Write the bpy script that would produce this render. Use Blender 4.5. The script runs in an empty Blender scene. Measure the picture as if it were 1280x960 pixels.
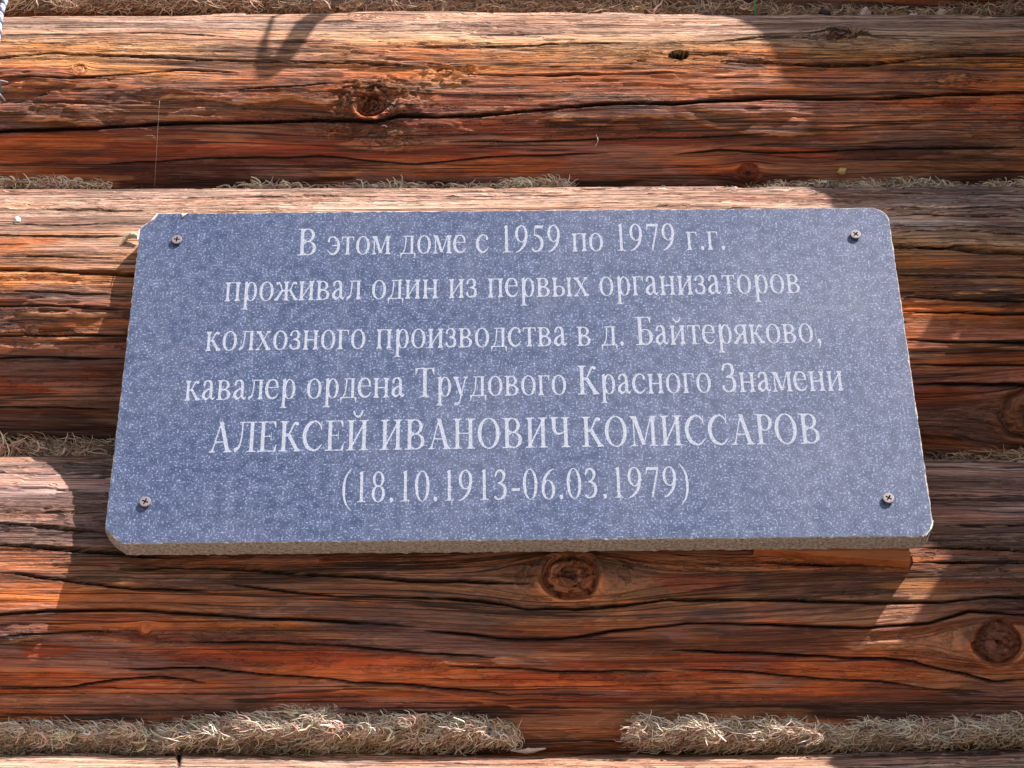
import bpy, bmesh, math, random
import numpy as np
from mathutils import Vector, Matrix

S = bpy.context.scene
C = S.collection
# ------------------------------------------------------------------ camera
PIT, FPX = 0.5699, 2430.4
CAM = np.array([-0.0039, -1.2406, -0.8111])
cd = bpy.data.cameras.new("camera")
cam = bpy.data.objects.new("camera", cd); C.objects.link(cam)
cam.location = CAM
cam.rotation_euler = (math.pi / 2 + PIT, 0, 0)
cd.sensor_width = 36.0
cd.lens = FPX / 1280 * 36.0
cd.clip_start = 0.05
cd.clip_end = 2000
S.camera = cam
# ------------------------------------------------------------------ light
SUN = np.array([1.03, -1.0, 1.46]); SUN /= np.linalg.norm(SUN)
elev = math.asin(SUN[2]); azim = math.atan2(SUN[0], SUN[1])
w = bpy.data.worlds.new("World"); S.world = w; w.use_nodes = True
nt = w.node_tree
sky = nt.nodes.new("ShaderNodeTexSky"); sky.sky_type = 'NISHITA'; sky.sun_disc = False
sky.sun_elevation = elev; sky.sun_rotation = azim
bg = nt.nodes["Background"]; bg.inputs[1].default_value = 0.09
nt.links.new(sky.outputs[0], bg.inputs[0])
sl = bpy.data.lights.new("sun", 'SUN'); sl.energy = 4.7; sl.angle = math.radians(0.6)
sl.color = (1.0, 0.92, 0.87)
so = bpy.data.objects.new("sun", sl); C.objects.link(so)
so.rotation_euler = Vector(SUN).to_track_quat('Z', 'Y').to_euler()
S.view_settings.view_transform = 'Standard'; S.view_settings.look = 'None'
S.view_settings.exposure = 0.78; S.view_settings.gamma = 1
S.render.engine = 'CYCLES'

rnd = random.Random(7)
rng = np.random.default_rng(11)

# ------------------------------------------------------------------ helpers
def tag(o, label=None, cat=None, group=None, kind=None):
    if label: o['label'] = label
    if cat: o['category'] = cat
    if group: o['group'] = group
    if kind: o['kind'] = kind
    return o

def empty(name, loc=(0, 0, 0), parent=None):
    o = bpy.data.objects.new(name, None); C.objects.link(o)
    o.location = loc; o.empty_display_size = 0.05
    if parent: o.parent = parent
    return o

def link(name, me, mat=None, parent=None, loc=(0, 0, 0)):
    o = bpy.data.objects.new(name, me); C.objects.link(o)
    if mat and len(me.materials) == 0: me.materials.append(mat)
    o.location = loc
    if parent: o.parent = parent
    return o

def mesh_np(name, V, F, smooth=True):
    V = np.asarray(V, dtype=np.float32); F = np.asarray(F, dtype=np.int32)
    me = bpy.data.meshes.new(name)
    n, k = F.shape
    me.vertices.add(len(V)); me.vertices.foreach_set('co', V.ravel())
    me.loops.add(n * k); me.loops.foreach_set('vertex_index', F.ravel())
    me.polygons.add(n)
    me.polygons.foreach_set('loop_start', np.arange(n, dtype=np.int32) * k)
    try: me.polygons.foreach_set('loop_total', np.full(n, k, dtype=np.int32))
    except Exception: pass
    me.polygons.foreach_set('use_smooth', np.full(n, smooth, dtype=bool))
    me.update(calc_edges=True)
    me.validate()
    return me

def from_bm(name, bm, smooth=False):
    me = bpy.data.meshes.new(name)
    bm.normal_update()
    for f in bm.faces: f.smooth = smooth
    bm.to_mesh(me); bm.free()
    return me

def sstep(a, b, x):
    t = np.clip((x - a) / (b - a), 0, 1)
    return t * t * (3 - 2 * t)

def _h(ix, iy, seed):
    n = (ix * 374761393 + iy * 668265263 + seed * 144665) & 0xFFFFFFFF
    n = ((n ^ (n >> 13)) * 1274126177) & 0xFFFFFFFF
    n = (n ^ (n >> 16)) & 0xFFFFFFFF
    return n.astype(np.float64) / 4294967295.0

def noise(x, y, seed=0):
    x, y = np.broadcast_arrays(np.asarray(x, float), np.asarray(y, float))
    ix = np.floor(x).astype(np.int64); iy = np.floor(y).astype(np.int64)
    fx = x - ix; fy = y - iy
    fx = fx * fx * (3 - 2 * fx); fy = fy * fy * (3 - 2 * fy)
    a = _h(ix, iy, seed); b = _h(ix + 1, iy, seed); c = _h(ix, iy + 1, seed); d = _h(ix + 1, iy + 1, seed)
    return (a * (1 - fx) + b * fx) * (1 - fy) + (c * (1 - fx) + d * fx) * fy

def fbm(x, y, seed=0, o=3):
    s = 0; amp = 1; tot = 0
    for i in range(o):
        s = s + amp * noise(x * 2.03 ** i + 17.3 * i, y * 2.03 ** i + 5.1 * i, seed + i * 31); tot += amp; amp *= 0.5
    return s / tot

# pixel of the photograph (1280 x 960) -> ray from the camera
cP, sP = math.cos(PIT), math.sin(PIT)
def ray(px, py):
    u = (np.asarray(px, float) - 640) / FPX; v = (480 - np.asarray(py, float)) / FPX
    return np.stack([u, cP - v * sP, sP + v * cP], -1)

def plane_pt(px, py, yy=0.0):
    d = ray(px, py)
    t = (yy - CAM[1]) / d[..., 1]
    return CAM + d * t[..., None]

# ------------------------------------------------------------------ node helpers
class NT:
    def __init__(s, name):
        s.m = bpy.data.materials.new(name); s.m.use_nodes = True
        s.t = s.m.node_tree; s.b = s.t.nodes["Principled BSDF"]
    def n(s, kind, **kw):
        nd = s.t.nodes.new(kind)
        for k, v in kw.items(): setattr(nd, k, v)
        return nd
    def l(s, a, b): s.t.links.new(a, b)
    def setin(s, sock, v):
        if isinstance(v, bpy.types.NodeSocket): s.l(v, sock)
        else: sock.default_value = v
    def math(s, op, a, b=0.0, c=None, clamp=False):
        nd = s.n("ShaderNodeMath", operation=op, use_clamp=clamp)
        s.setin(nd.inputs[0], a); s.setin(nd.inputs[1], b)
        if c is not None: s.setin(nd.inputs[2], c)
        return nd.outputs[0]
    def noise(s, vec, scale=1.0, detail=3.0, rough=0.55):
        nd = s.n("ShaderNodeTexNoise"); s.l(vec, nd.inputs["Vector"])
        nd.inputs["Scale"].default_value = scale; nd.inputs["Detail"].default_value = detail
        nd.inputs["Roughness"].default_value = rough
        return nd.outputs["Fac"]
    def vmul(s, vec, v):
        nd = s.n("ShaderNodeVectorMath", operation='MULTIPLY'); s.l(vec, nd.inputs[0]); nd.inputs[1].default_value = v
        return nd.outputs[0]
    def rng(s, val, a, b, c=0.0, d=1.0):
        nd = s.n("ShaderNodeMapRange"); nd.clamp = True
        s.setin(nd.inputs[0], val)
        for i, q in enumerate((a, b, c, d)): s.setin(nd.inputs[i + 1], q)
        return nd.outputs[0]
    def mix(s, fac, a, b, blend='MIX'):
        nd = s.n("ShaderNodeMix", data_type='RGBA', blend_type=blend)
        s.setin(nd.inputs[0], fac); s.setin(nd.inputs[6], a); s.setin(nd.inputs[7], b)
        return nd.outputs[2]
    def bump(s, h, dist, strength=1.0, nrm=None):
        nd = s.n("ShaderNodeBump"); s.l(h, nd.inputs["Height"])
        nd.inputs["Distance"].default_value = dist; nd.inputs["Strength"].default_value = strength
        if nrm: s.l(nrm, nd.inputs["Normal"])
        return nd.outputs[0]

# ------------------------------------------------------------------ materials
def wood_material():
    M = NT("weathered_log_wood")
    gc = M.n("ShaderNodeAttribute", attribute_name="gc").outputs["Vector"]
    col = M.n("ShaderNodeAttribute", attribute_name="Col").outputs["Color"]
    wx = M.n("ShaderNodeAttribute", attribute_name="wx").outputs["Fac"]
    f1 = M.noise(M.vmul(gc, (15, 430, 1)), detail=5, rough=0.7)
    f2 = M.noise(M.vmul(gc, (40, 1500, 1)), detail=2, rough=0.6)
    f3 = M.noise(M.vmul(gc, (75, 900, 1)), detail=3, rough=0.7)
    f4 = M.noise(M.vmul(gc, (1.6, 95, 1)), detail=3, rough=0.5)
    # streak shade of the wood itself
    k = M.rng(f1, 0.32, 0.68, 0.38, 1.5)
    comb = M.n("ShaderNodeCombineColor")
    for i in range(3): M.l(k, comb.inputs[i])
    c = M.mix(M.rng(wx, 0, 1, 0.45, 0.85), col, M.mix(1.0, col, comb.outputs[0], 'MULTIPLY'))
    # pale raised fibres
    c = M.mix(M.math('MULTIPLY', M.rng(f2, 0.56, 0.66), M.rng(wx, 0, 1, 0.16, 0.5)), c, M.mix(wx, (0.46, 0.20, 0.10, 1), (0.66, 0.50, 0.37, 1)))
    # growth-ring lines that surface as long flames and ovals
    rg = M.noise(M.vmul(gc, (3.2, 42, 5.0)), detail=2.2, rough=0.5)
    rs_ = M.math('SINE', M.math('MULTIPLY', rg, 120.0))
    rl = M.rng(rs_, 0.35, 1.0)
    c = M.mix(M.math('MULTIPLY', rl, M.rng(wx, 0, 1, 0.36, 0.2)), c, M.mix(1.0, c, (0.30, 0.24, 0.22, 1), 'MULTIPLY'))
    # broken crust: short torn scales, lit edges
    sc = M.noise(M.vmul(gc, (52, 210, 2.0)), detail=4, rough=0.62)
    sg = M.noise(M.vmul(gc, (3.5, 38, 9.0)), detail=2)
    scg = M.math('MULTIPLY', M.rng(sg, 0.44, 0.60), M.rng(wx, 0.05, 0.5, 0.25, 1.0))
    sce = M.math('MULTIPLY', M.rng(M.math('ABSOLUTE', M.math('SUBTRACT', sc, 0.54)), 0.0, 0.016, 1.0, 0.0), scg)
    scd = M.math('MULTIPLY', M.rng(sc, 0.535, 0.60), scg)
    c = M.mix(M.math('MULTIPLY', scd, 0.55), c, M.mix(1.0, c, (0.42, 0.34, 0.33, 1), 'MULTIPLY'))
    c = M.mix(M.math('MULTIPLY', sce, 0.35), c, (0.68, 0.42, 0.26, 1))
    # dark weathered specks
    dk = M.math('MULTIPLY', M.rng(f3, 0.52, 0.57), M.rng(f4, 0.40, 0.54))
    dk = M.math('MULTIPLY', dk, M.rng(wx, 0.0, .8, 0.18, 0.62))
    c = M.mix(dk, c, (0.045, 0.032, 0.028, 1))
    # hairline checks: contours of stretched noise
    ck = M.math('ABSOLUTE', M.math('SUBTRACT', f4, 0.5))
    ckm = M.rng(ck, 0.006, 0.013, 1.0, 0.0)
    g4 = M.noise(M.vmul(gc, (2.6, 210, 3.3)), detail=2, rough=0.5)
    ck2 = M.math('ABSOLUTE', M.math('SUBTRACT', g4, 0.5))
    ckm2 = M.math('MULTIPLY', M.rng(ck2, 0.008, 0.028, 1.0, 0.0), M.rng(wx, 0.0, 0.7, 0.15, 0.5))
    gate = M.noise(M.vmul(gc, (5, 40, 1.7)), detail=1)
    ckm = M.math('MULTIPLY', ckm, M.rng(gate, 0.36, 0.46))
    allc = M.math('MAXIMUM', ckm, ckm2)
    c = M.mix(M.math('MULTIPLY', allc, 0.85), c, (0.028, 0.017, 0.014, 1))
    M.l(c, M.b.inputs["Base Color"])
    M.l(M.rng(wx, 0, 1, 0.62, 0.92), M.b.inputs["Roughness"])
    M.b.inputs["Specular IOR Level"].default_value = 0.32
    h = M.math('ADD', M.math('MULTIPLY', f1, M.rng(wx, 0, 1, 0.35, 1.0)), M.math('MULTIPLY', f2, M.rng(wx, 0, 1, 0.1, 0.4)))
    h = M.math('ADD', h, M.math('MULTIPLY', f3, M.rng(wx, 0, 1, 0.1, 0.45)))
    h = M.math('SUBTRACT', h, M.math('MULTIPLY', allc, 1.3))
    h = M.math('SUBTRACT', h, M.math('MULTIPLY', scd, 0.9))
    h = M.math('SUBTRACT', h, M.math('MULTIPLY', rl, 0.12))
    M.l(M.bump(h, 0.0026, 1.0), M.b.inputs["Normal"])
    return M.m

def granite_face():
    M = NT("polished_blue_grey_granite")
    oc = M.n("ShaderNodeTexCoord").outputs["Object"]
    n1 = M.noise(M.vmul(oc, (640, 640, 640)), detail=3, rough=0.65)
    n2 = M.noise(M.vmul(oc, (1300, 1300, 1300)), detail=1, rough=0.5)
    n3 = M.noise(M.vmul(oc, (9, 9, 9)), detail=5, rough=0.6)
    n4 = M.noise(M.vmul(oc, (130, 130, 130)), detail=2)
    n5 = M.noise(M.vmul(oc, (70, 1, 5)), detail=3)
    n6 = M.noise(M.vmul(oc, (6, 1, 240)), detail=3)
    c = M.mix(M.rng(n2, 0.3, 0.7), (0.022, 0.034, 0.078, 1), (0.050, 0.073, 0.155, 1))
    c = M.mix(M.rng(n4, 0.35, 0.7, 0.0, 0.35), c, (0.16, 0.185, 0.30, 1))
    lo = M.rng(n4, 0.3, 0.7, 0.575, 0.52)
    fl = M.math('SUBTRACT', n1, lo)
    c = M.mix(M.rng(fl, 0.0, 0.09, 0.0, 0.8), c, (0.29, 0.37, 0.58, 1))
    c = M.mix(M.math('MULTIPLY', M.rng(n3, 0.45, 0.75), 0.09), c, (0.30, 0.30, 0.36, 1))
    c = M.mix(M.math('MULTIPLY', M.rng(n5, 0.52, 0.75), 0.06), c, (0.34, 0.34, 0.38, 1))
    c = M.mix(M.math('MULTIPLY', M.math('MULTIPLY', M.rng(n6, 0.60, 0.68), M.rng(n3, .5, .65)), 0.08), c, (0.40, 0.36, 0.36, 1))
    M.l(c, M.b.inputs["Base Color"])
    M.l(M.rng(n3, 0.3, 0.7, 0.40, 0.50), M.b.inputs["Roughness"])
    M.b.inputs["Specular IOR Level"].default_value = 0.5
    M.l(M.bump(n1, 0.00012, 0.5), M.b.inputs["Normal"])
    return M.m

def granite_edge():
    M = NT("sawn_granite_edge")
    oc = M.n("ShaderNodeTexCoord").outputs["Object"]
    n1 = M.noise(M.vmul(oc, (420, 420, 420)), detail=3, rough=0.75)
    n2 = M.noise(M.vmul(oc, (60, 300, 300)), detail=2)
    c = M.mix(M.rng(n1, 0.35, 0.68), (0.11, 0.10, 0.095, 1), (0.66, 0.64, 0.62, 1))
    c = M.mix(M.rng(n2, 0.3, 0.75, 0, 0.5), c, (0.40, 0.39, 0.385, 1))
    M.l(c, M.b.inputs["Base Color"]); M.b.inputs["Roughness"].default_value = 0.85
    M.l(M.bump(n1, 0.0006, 0.8), M.b.inputs["Normal"])
    return M.m

def plain(name, col, rough=0.6, metal=0.0, ns=0, namp=0.3, bump=0.0):
    M = NT(name)
    M.b.inputs["Roughness"].default_value = rough; M.b.inputs["Metallic"].default_value = metal
    if ns:
        oc = M.n("ShaderNodeTexCoord").outputs["Object"]
        n = M.noise(M.vmul(oc, (ns, ns, ns)), detail=4, rough=0.6)
        a = tuple(q * (1 - namp) for q in col) + (1,); b = tuple(min(1, q * (1 + namp)) for q in col) + (1,)
        M.l(M.mix(M.rng(n, 0.3, 0.7), a, b), M.b.inputs["Base Color"])
        if bump: M.l(M.bump(n, bump, 1.0), M.b.inputs["Normal"])
    else:
        M.b.inputs["Base Color"].default_value = (*col, 1)
    return M.m

def fibre_material():
    M = NT("dry_tow_fibre")
    col = M.n("ShaderNodeAttribute", attribute_name="Col").outputs["Color"]
    M.l(col, M.b.inputs["Base Color"]); M.b.inputs["Roughness"].default_value = 0.9
    M.b.inputs["Specular IOR Level"].default_value = 0.2
    return M.m

WOOD = wood_material(); FACE = granite_face(); EDGE = granite_edge(); FIBRE = fibre_material()
LETTER = plain("pale_engraved_lettering", (0.35, 0.38, 0.46), 0.8, 0, 900, 0.5)
STEEL = plain("zinc_screw_steel", (0.27, 0.225, 0.235), 0.6, 0.3, 900, 0.15)
DARK = plain("dark_recess", (0.02, 0.018, 0.018), 0.7, 0, 300, 0.2)
WHITE = plain("white_lime_crust", (0.82, 0.82, 0.80), 0.8, 0, 500, 0.08, 0.0004)

# ------------------------------------------------------------------ the logs
# yc, zc, R of each log (the wall stands in the x-z plane, the plaque's face is y = 0)
LOGS = {
    0: dict(f=0.030, R=0.125, z=0.567),
    1: dict(f=0.035, R=0.110, z=0.348),
    2: dict(f=0.0205, R=0.150, z=0.114),
    3: dict(f=0.028, R=0.132, z=-0.1423),
    4: dict(f=0.030, R=0.135, z=-0.392),
}
for L in LOGS.values(): L['y'] = L['f'] + L['R']

def hit(k, px, py):
    """photo pixel -> (x, s) on log k, s = arc length up from its foremost line"""
    L = LOGS[k]; d = ray(px, py)
    dy, dz = d[..., 1], d[..., 2]
    oy, oz = CAM[1] - L['y'], CAM[2] - L['z']
    a = dy * dy + dz * dz; b = 2 * (oy * dy + oz * dz); c = oy * oy + oz * oz - L['R'] ** 2
    D = np.maximum(b * b - 4 * a * c, 0)
    t = (-b - np.sqrt(D)) / (2 * a)
    P = CAM + d * t[..., None]
    ang = np.arctan2(P[..., 2] - L['z'], L['y'] - P[..., 1])
    return P[..., 0], ang * L['R']

def hit_pt(k, px, py, off=0.0):
    x, s = hit(k, px, py); L = LOGS[k]; a = s / L['R']
    r = L['R'] + off
    return np.stack([x, L['y'] - r * np.cos(a), L['z'] + r * np.sin(a)], -1)

def A(*c): return np.array(c, float)
BLE, TAN, YEL = A(.68, .50, .385), A(.50, .27, .15), A(.64, .28, .085)
ORA, RED, RDB = A(.54, .17, .055), A(.33, .078, .034), A(.14, .038, .024)
DBR, GRY, DGR, BLK = A(.060, .025, .020), A(.29, .20, .175), A(.13, .078, .068), A(.024, .014, .013)
PNK = A(.42, .15, .085)

FEAT = {
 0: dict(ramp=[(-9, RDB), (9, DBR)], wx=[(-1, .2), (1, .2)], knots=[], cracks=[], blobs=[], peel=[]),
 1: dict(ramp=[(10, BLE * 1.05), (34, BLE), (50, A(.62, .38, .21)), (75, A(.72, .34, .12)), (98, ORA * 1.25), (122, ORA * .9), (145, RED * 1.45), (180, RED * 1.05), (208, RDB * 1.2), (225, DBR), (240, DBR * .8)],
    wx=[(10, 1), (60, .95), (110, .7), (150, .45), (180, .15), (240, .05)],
    knots=[(463, 132, .012, .009, 1.0, 1.0), (1052, 44, .013, .006, .8, 1.0), (935, 216, .009, .009, .5, .4), (100, 88, .005, .005, .5, .3), (455, 22, .010, .004, .3, .1)],
    cracks=[([(-40, 73), (0, 74), (70, 68), (150, 70), (250, 75), (400, 78), (520, 82)], 1.3, 4),
            ([(-40, 166), (0, 165), (110, 160), (220, 154), (330, 152), (430, 151), (470, 153), (500, 145), (530, 146), (600, 145), (680, 138), (760, 131), (860, 129), (960, 123), (1100, 123), (1180, 118), (1320, 115)], 2.2, 7),
            ([(560, 90), (640, 94), (760, 92), (860, 90)], 1.2, 3),
            ([(900, 75), (1000, 80), (1080, 81), (1150, 72), (1240, 69), (1330, 71)], 2.4, 7),
            ([(820, 53), (900, 52), (960, 46), (1010, 48)], 1.6, 4),
            ([(0, 98), (90, 100), (160, 92), (230, 88), (300, 90)], 1.0, 3),
            ([(300, 113), (380, 110), (420, 104)], 1.0, 3),
            ([(840, 194), (900, 187), (960, 192), (1060, 188), (1180, 185), (1280, 186)], .9, 2),
            ([(120, 206), (260, 198), (400, 196), (520, 205), (620, 196), (760, 190)], .9, 2),
            ([(560, 178), (700, 176), (840, 172), (960, 168)], .8, 2),
            ([(600, 57), (700, 55), (800, 54)], 1.0, 2), ([(0, 45), (200, 42), (300, 46)], .9, 2)],
    blobs=[(290, 72, 130, 14, DGR, .75), (330, 88, 100, 10, DGR, .6), (135, 125, 50, 22, DGR, .55), (255, 130, 60, 9, A(.27, .13, .09), .6), (365, 100, 30, 10, PNK, .8),
           (560, 100, 45, 14, YEL, .9), (520, 65, 90, 12, ORA * 1.1, .6), (470, 135, 40, 26, ORA * .8, .7), (360, 165, 90, 12, PNK * .9, .5), (600, 130, 70, 16, RED, .5),
           (740, 155, 110, 14, PNK, .7), (900, 95, 90, 16, TAN, .5), (930, 140, 90, 14, PNK * 1.1, .75), (1080, 95, 70, 16, PNK * .9, .85), (1085, 145, 95, 18, PNK, .85),
           (1180, 95, 80, 20, RDB * 1.2, .6), (1240, 50, 80, 12, DGR, .4), (1040, 40, 60, 14, GRY, .55), (1210, 190, 150, 26, BLK * 1.8, .75), (60, 190, 120, 14, DBR, .6),
           (300, 205, 100, 12, RDB, .5), (30, 100, 70, 18, RED * 1.3, .7), (60, 60, 90, 10, YEL, .6), (870, 68, 60, 12, YEL, .6), (650, 82, 160, 12, YEL * 1.15, .7), (800, 100, 130, 10, ORA * 1.35, .7), (520, 105, 60, 10, A(.75, .36, .13), .7), (900, 150, 60, 10, A(.55, .20, .11), .6), (160, 148, 140, 7, ORA * 1.1, .6), (280, 178, 120, 8, RED * 1.6, .5), (700, 110, 120, 12, DGR, .45), (960, 65, 50, 10, ORA, .7),
           (340, 55, 90, 12, DGR * 1.5, .4)],
    peel=[[(846, 143), (870, 152), (905, 160), (940, 166), (985, 168), (1030, 166), (1070, 160), (1110, 153), (1150, 149), (1187, 143)],
          [(682, 145), (720, 155), (750, 157), (775, 148), (800, 145), (835, 147)], [(1200, 170), (1240, 163), (1300, 158)],
          [(190, 128), (215, 121), (250, 121), (300, 130), (360, 123), (420, 131)], [(1160, 104), (1190, 99), (1215, 92)], [(20, 152), (70, 150), (130, 157)],
          [(0, 112), (40, 104), (80, 108)], [(860, 137), (930, 143), (1000, 140)]],
    rough=[(475, 125, 75, 38, 1.0), (485, 175, 55, 20, .7), (560, 90, 50, 22, .6), (1050, 45, 55, 16, 1.0), (1190, 100, 70, 12, .5), (420, 165, 40, 14, .5)]),
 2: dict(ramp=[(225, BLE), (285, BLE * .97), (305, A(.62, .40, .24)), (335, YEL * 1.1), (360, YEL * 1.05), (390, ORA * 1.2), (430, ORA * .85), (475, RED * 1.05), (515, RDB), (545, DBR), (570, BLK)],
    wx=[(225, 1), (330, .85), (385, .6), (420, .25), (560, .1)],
    knots=[(41, 415, .005, .004, .3, .3), (1300, 515, .03, .02, .6, .5)],
    cracks=[([(-60, 337), (0, 338), (60, 340), (170, 343), (400, 345), (700, 330), (1000, 318), (1118, 308), (1180, 310), (1240, 315), (1340, 318)], 4.0, 9),
            ([(-60, 294), (0, 295), (90, 297), (155, 297)], 2.0, 5),
            ([(-60, 262), (60, 263), (200, 264)], 1.4, 3), ([(0, 280), (80, 282), (170, 279)], 1.0, 3), ([(100, 250), (200, 248), (500, 247), (900, 246), (1200, 247)], .8, 2),
            ([(-60, 385), (60, 385), (170, 389)], 1.2, 3), ([(-60, 420), (80, 420), (170, 422)], 1.2, 3), ([(-60, 448), (60, 447), (160, 449)], 1.3, 4), ([(-60, 510), (60, 509), (140, 512)], 1.1, 3),
            ([(0, 322), (60, 322), (150, 325)], .9, 2), ([(0, 365), (80, 368), (160, 372)], .8, 2),
            ([(1120, 347), (1200, 348), (1340, 350)], 1.3, 3), ([(1125, 372), (1200, 376), (1340, 380)], 1.2, 3), ([(1128, 389), (1200, 391), (1240, 393), (1340, 394)], 2.0, 5),
            ([(1130, 424), (1200, 428), (1340, 430)], 1.8, 4), ([(1135, 456), (1280, 457), (1340, 458)], 1.4, 4), ([(1140, 480), (1280, 482), (1340, 483)], 2.0, 5),
            ([(1110, 270), (1280, 274)], 1.0, 2), ([(1110, 262), (1200, 264), (1340, 262)], 1.0, 2), ([(1120, 293), (1200, 292), (1280, 294)], 1.0, 3)],
    blobs=[(30, 310, 110, 12, ORA * 1.1, .75), (60, 275, 60, 5, PNK, .5), (90, 362, 150, 12, TAN * .9, .7), (80, 372, 60, 7, DGR, .8), (130, 376, 50, 6, DGR, .6), (40, 372, 50, 5, DGR, .6), (110, 405, 90, 10, ORA, .6),
           (50, 480, 100, 12, RED * .9, .5), (110, 310, 60, 7, BLE, .7), (130, 330, 60, 8, BLE * .9, .7), (20, 255, 90, 6, TAN, .4),
           (1230, 275, 60, 8, RDB, .6), (1270, 290, 50, 12, DBR, .6), (1190, 300, 40, 8, GRY, .5), (1200, 240, 160, 8, GRY * 1.5, .5), (1240, 335, 80, 10, ORA * .9, .8), (1170, 345, 30, 12, ORA, .8), (1220, 362, 60, 6, DGR, .7),
           (1270, 378, 50, 10, DBR, .7), (1165, 415, 40, 13, ORA * 1.25, .8), (1230, 415, 60, 12, RED, .6), (1230, 436, 90, 7, DBR, .7), (1200, 442, 80, 9, RDB * 1.1, .6), (1240, 468, 110, 11, ORA * .85, .9), (1190, 500, 90, 14, ORA * .45, .7), (1210, 540, 120, 22, DBR, .8), (1260, 520, 40, 18, BLK * 2, .5),
           (1245, 403, 70, 4, TAN, .5)],
    peel=[[(1185, 370), (1240, 366), (1300, 368)], [(1180, 428), (1240, 434), (1300, 438)], [(20, 392), (60, 398), (140, 396)]]),
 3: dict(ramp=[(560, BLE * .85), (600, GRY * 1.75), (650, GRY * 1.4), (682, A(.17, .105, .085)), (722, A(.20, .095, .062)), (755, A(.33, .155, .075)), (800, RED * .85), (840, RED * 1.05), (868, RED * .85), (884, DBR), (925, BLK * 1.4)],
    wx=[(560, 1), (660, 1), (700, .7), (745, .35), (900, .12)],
    knots=[(712, 722, .019, .0165, 1.3, 1.0), (1245, 802, .016, .014, 1.2, .9), (182, 786, .004, .004, .4, .2)],
    cracks=[([(-60, 655), (0, 656), (60, 660), (130, 665)], 2.0, 5), ([(-60, 679), (0, 681), (60, 685), (150, 692), (200, 697)], 2.6, 6), ([(0, 715), (60, 722), (110, 730), (160, 735), (260, 738)], 1.5, 4),
            ([(-60, 775), (0, 769), (60, 763), (150, 762), (260, 769), (400, 776), (520, 782)], 1.7, 4), ([(0, 796), (80, 791), (150, 790)], 1.0, 3), ([(240, 803), (330, 802), (440, 808), (520, 815), (620, 822)], 1.2, 3),
            ([(150, 712), (260, 709), (420, 720), (560, 727), (667, 731)], 2.0, 5), ([(520, 745), (600, 750), (660, 762), (720, 763), (770, 758), (840, 750), (960, 750), (1100, 753), (1180, 752), (1240, 745), (1320, 748)], 1.8, 5),
            ([(530, 788), (620, 797), (700, 800), (760, 790), (860, 779), (960, 780), (1080, 785), (1160, 779), (1210, 765), (1250, 768), (1320, 772)], 1.5, 4), ([(140, 836), (260, 836), (400, 848), (520, 856), (640, 866)], 1.1, 3), ([(0, 862), (90, 858), (150, 850), (200, 846), (260, 852)], 1.3, 3),
            ([(840, 812), (960, 818), (1080, 824), (1140, 827), (1190, 838), (1240, 850), (1300, 846)], 1.4, 4), ([(840, 836), (920, 840), (1000, 846), (1100, 852), (1180, 862)], .9, 2),
            ([(940, 700), (1000, 703), (1060, 704), (1130, 706)], 2.8, 8), ([(1150, 683), (1200, 684), (1320, 690)], 1.8, 5), ([(1140, 702), (1230, 704), (1320, 703)], 1.8, 5), ([(1170, 616), (1240, 618), (1320, 616)], 1.2, 3), ([(1180, 655), (1320, 655)], 1.0, 3),
            ([(-60, 612), (60, 614), (140, 618)], 1.0, 3), ([(-60, 580), (60, 582), (140, 580)], 1.0, 2), ([(-60, 640), (60, 642), (130, 642)], .9, 2), ([(280, 730), (420, 745), (560, 748)], 1.2, 3), ([(560, 830), (700, 838), (840, 838)], .9, 2)],
    blobs=[(330, 760, 130, 10, TAN * .8, .85), (330, 782, 120, 12, YEL * .38, .7), (520, 760, 90, 10, ORA * .75, .7), (470, 790, 60, 20, DGR, .6), (270, 785, 60, 10, DBR * 1.4, .6), (130, 785, 130, 16, RED * .95, .8), (190, 745, 90, 9, RED * .9, .6),
           (90, 840, 120, 12, RED * 1.15, .8), (210, 862, 70, 18, RED * 1.35, .8), (40, 870, 90, 14, RDB, .7), (240, 880, 70, 14, BLK * 1.7, .75), (100, 880, 16, 20, BLK * 1.5, .85), (350, 840, 120, 10, DBR * 1.2, .5),
           (470, 838, 120, 16, RED * 1.35, .8), (700, 870, 160, 14, RED * 1.5, .8), (1000, 870, 200, 12, RED * 1.35, .7), (800, 790, 60, 9, ORA * .8, .8), (620, 770, 50, 18, DGR * .8, .6), (600, 812, 60, 20, ORA * .6, .6), (720, 778, 80, 8, ORA * .8, .6), (712, 752, 55, 5, ORA * 1.0, .8), (1225, 700, 90, 10, GRY * .9, .5), (760, 812, 90, 10, ORA * .7, .6),
           (830, 800, 60, 20, ORA * .7, .8), (960, 790, 40, 28, RED * 1.5, .85), (900, 775, 50, 14, DGR, .8), (1060, 700, 130, 8, ORA * .95, .97), (990, 728, 160, 16, DBR * 1.1, .6), (860, 725, 60, 16, RED, .6), (1030, 765, 70, 8, DGR, .6), (1010, 800, 60, 18, DGR * .9, .6), (1150, 730, 50, 14, YEL * .95, .85), (1210, 728, 50, 6, ORA * .8, .8), (1140, 768, 60, 12, PNK * .8 + .05, .7), (1110, 800, 70, 16, PNK, .8),
           (1220, 760, 90, 10, RED, .6), (1200, 830, 90, 18, DBR * 1.5, .5), (1210, 856, 60, 9, ORA * .65, .7), (1180, 890, 160, 16, BLK * 2, .6), (640, 893, 160, 12, BLK * 2, .7), (1240, 660, 90, 30, DGR * 1.4, .6), (1230, 720, 60, 10, GRY * .9, .5),
           (30, 690, 60, 9, ORA * .8, .6), (60, 745, 50, 16, ORA * 1.1, .7), (40, 640, 70, 8, TAN * 1.1, .6), (20, 735, 50, 30, ORA, .6), (560, 700, 330, 12, DGR * .6, .6), (10, 800, 26, 14, GRY, .6)],
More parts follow.
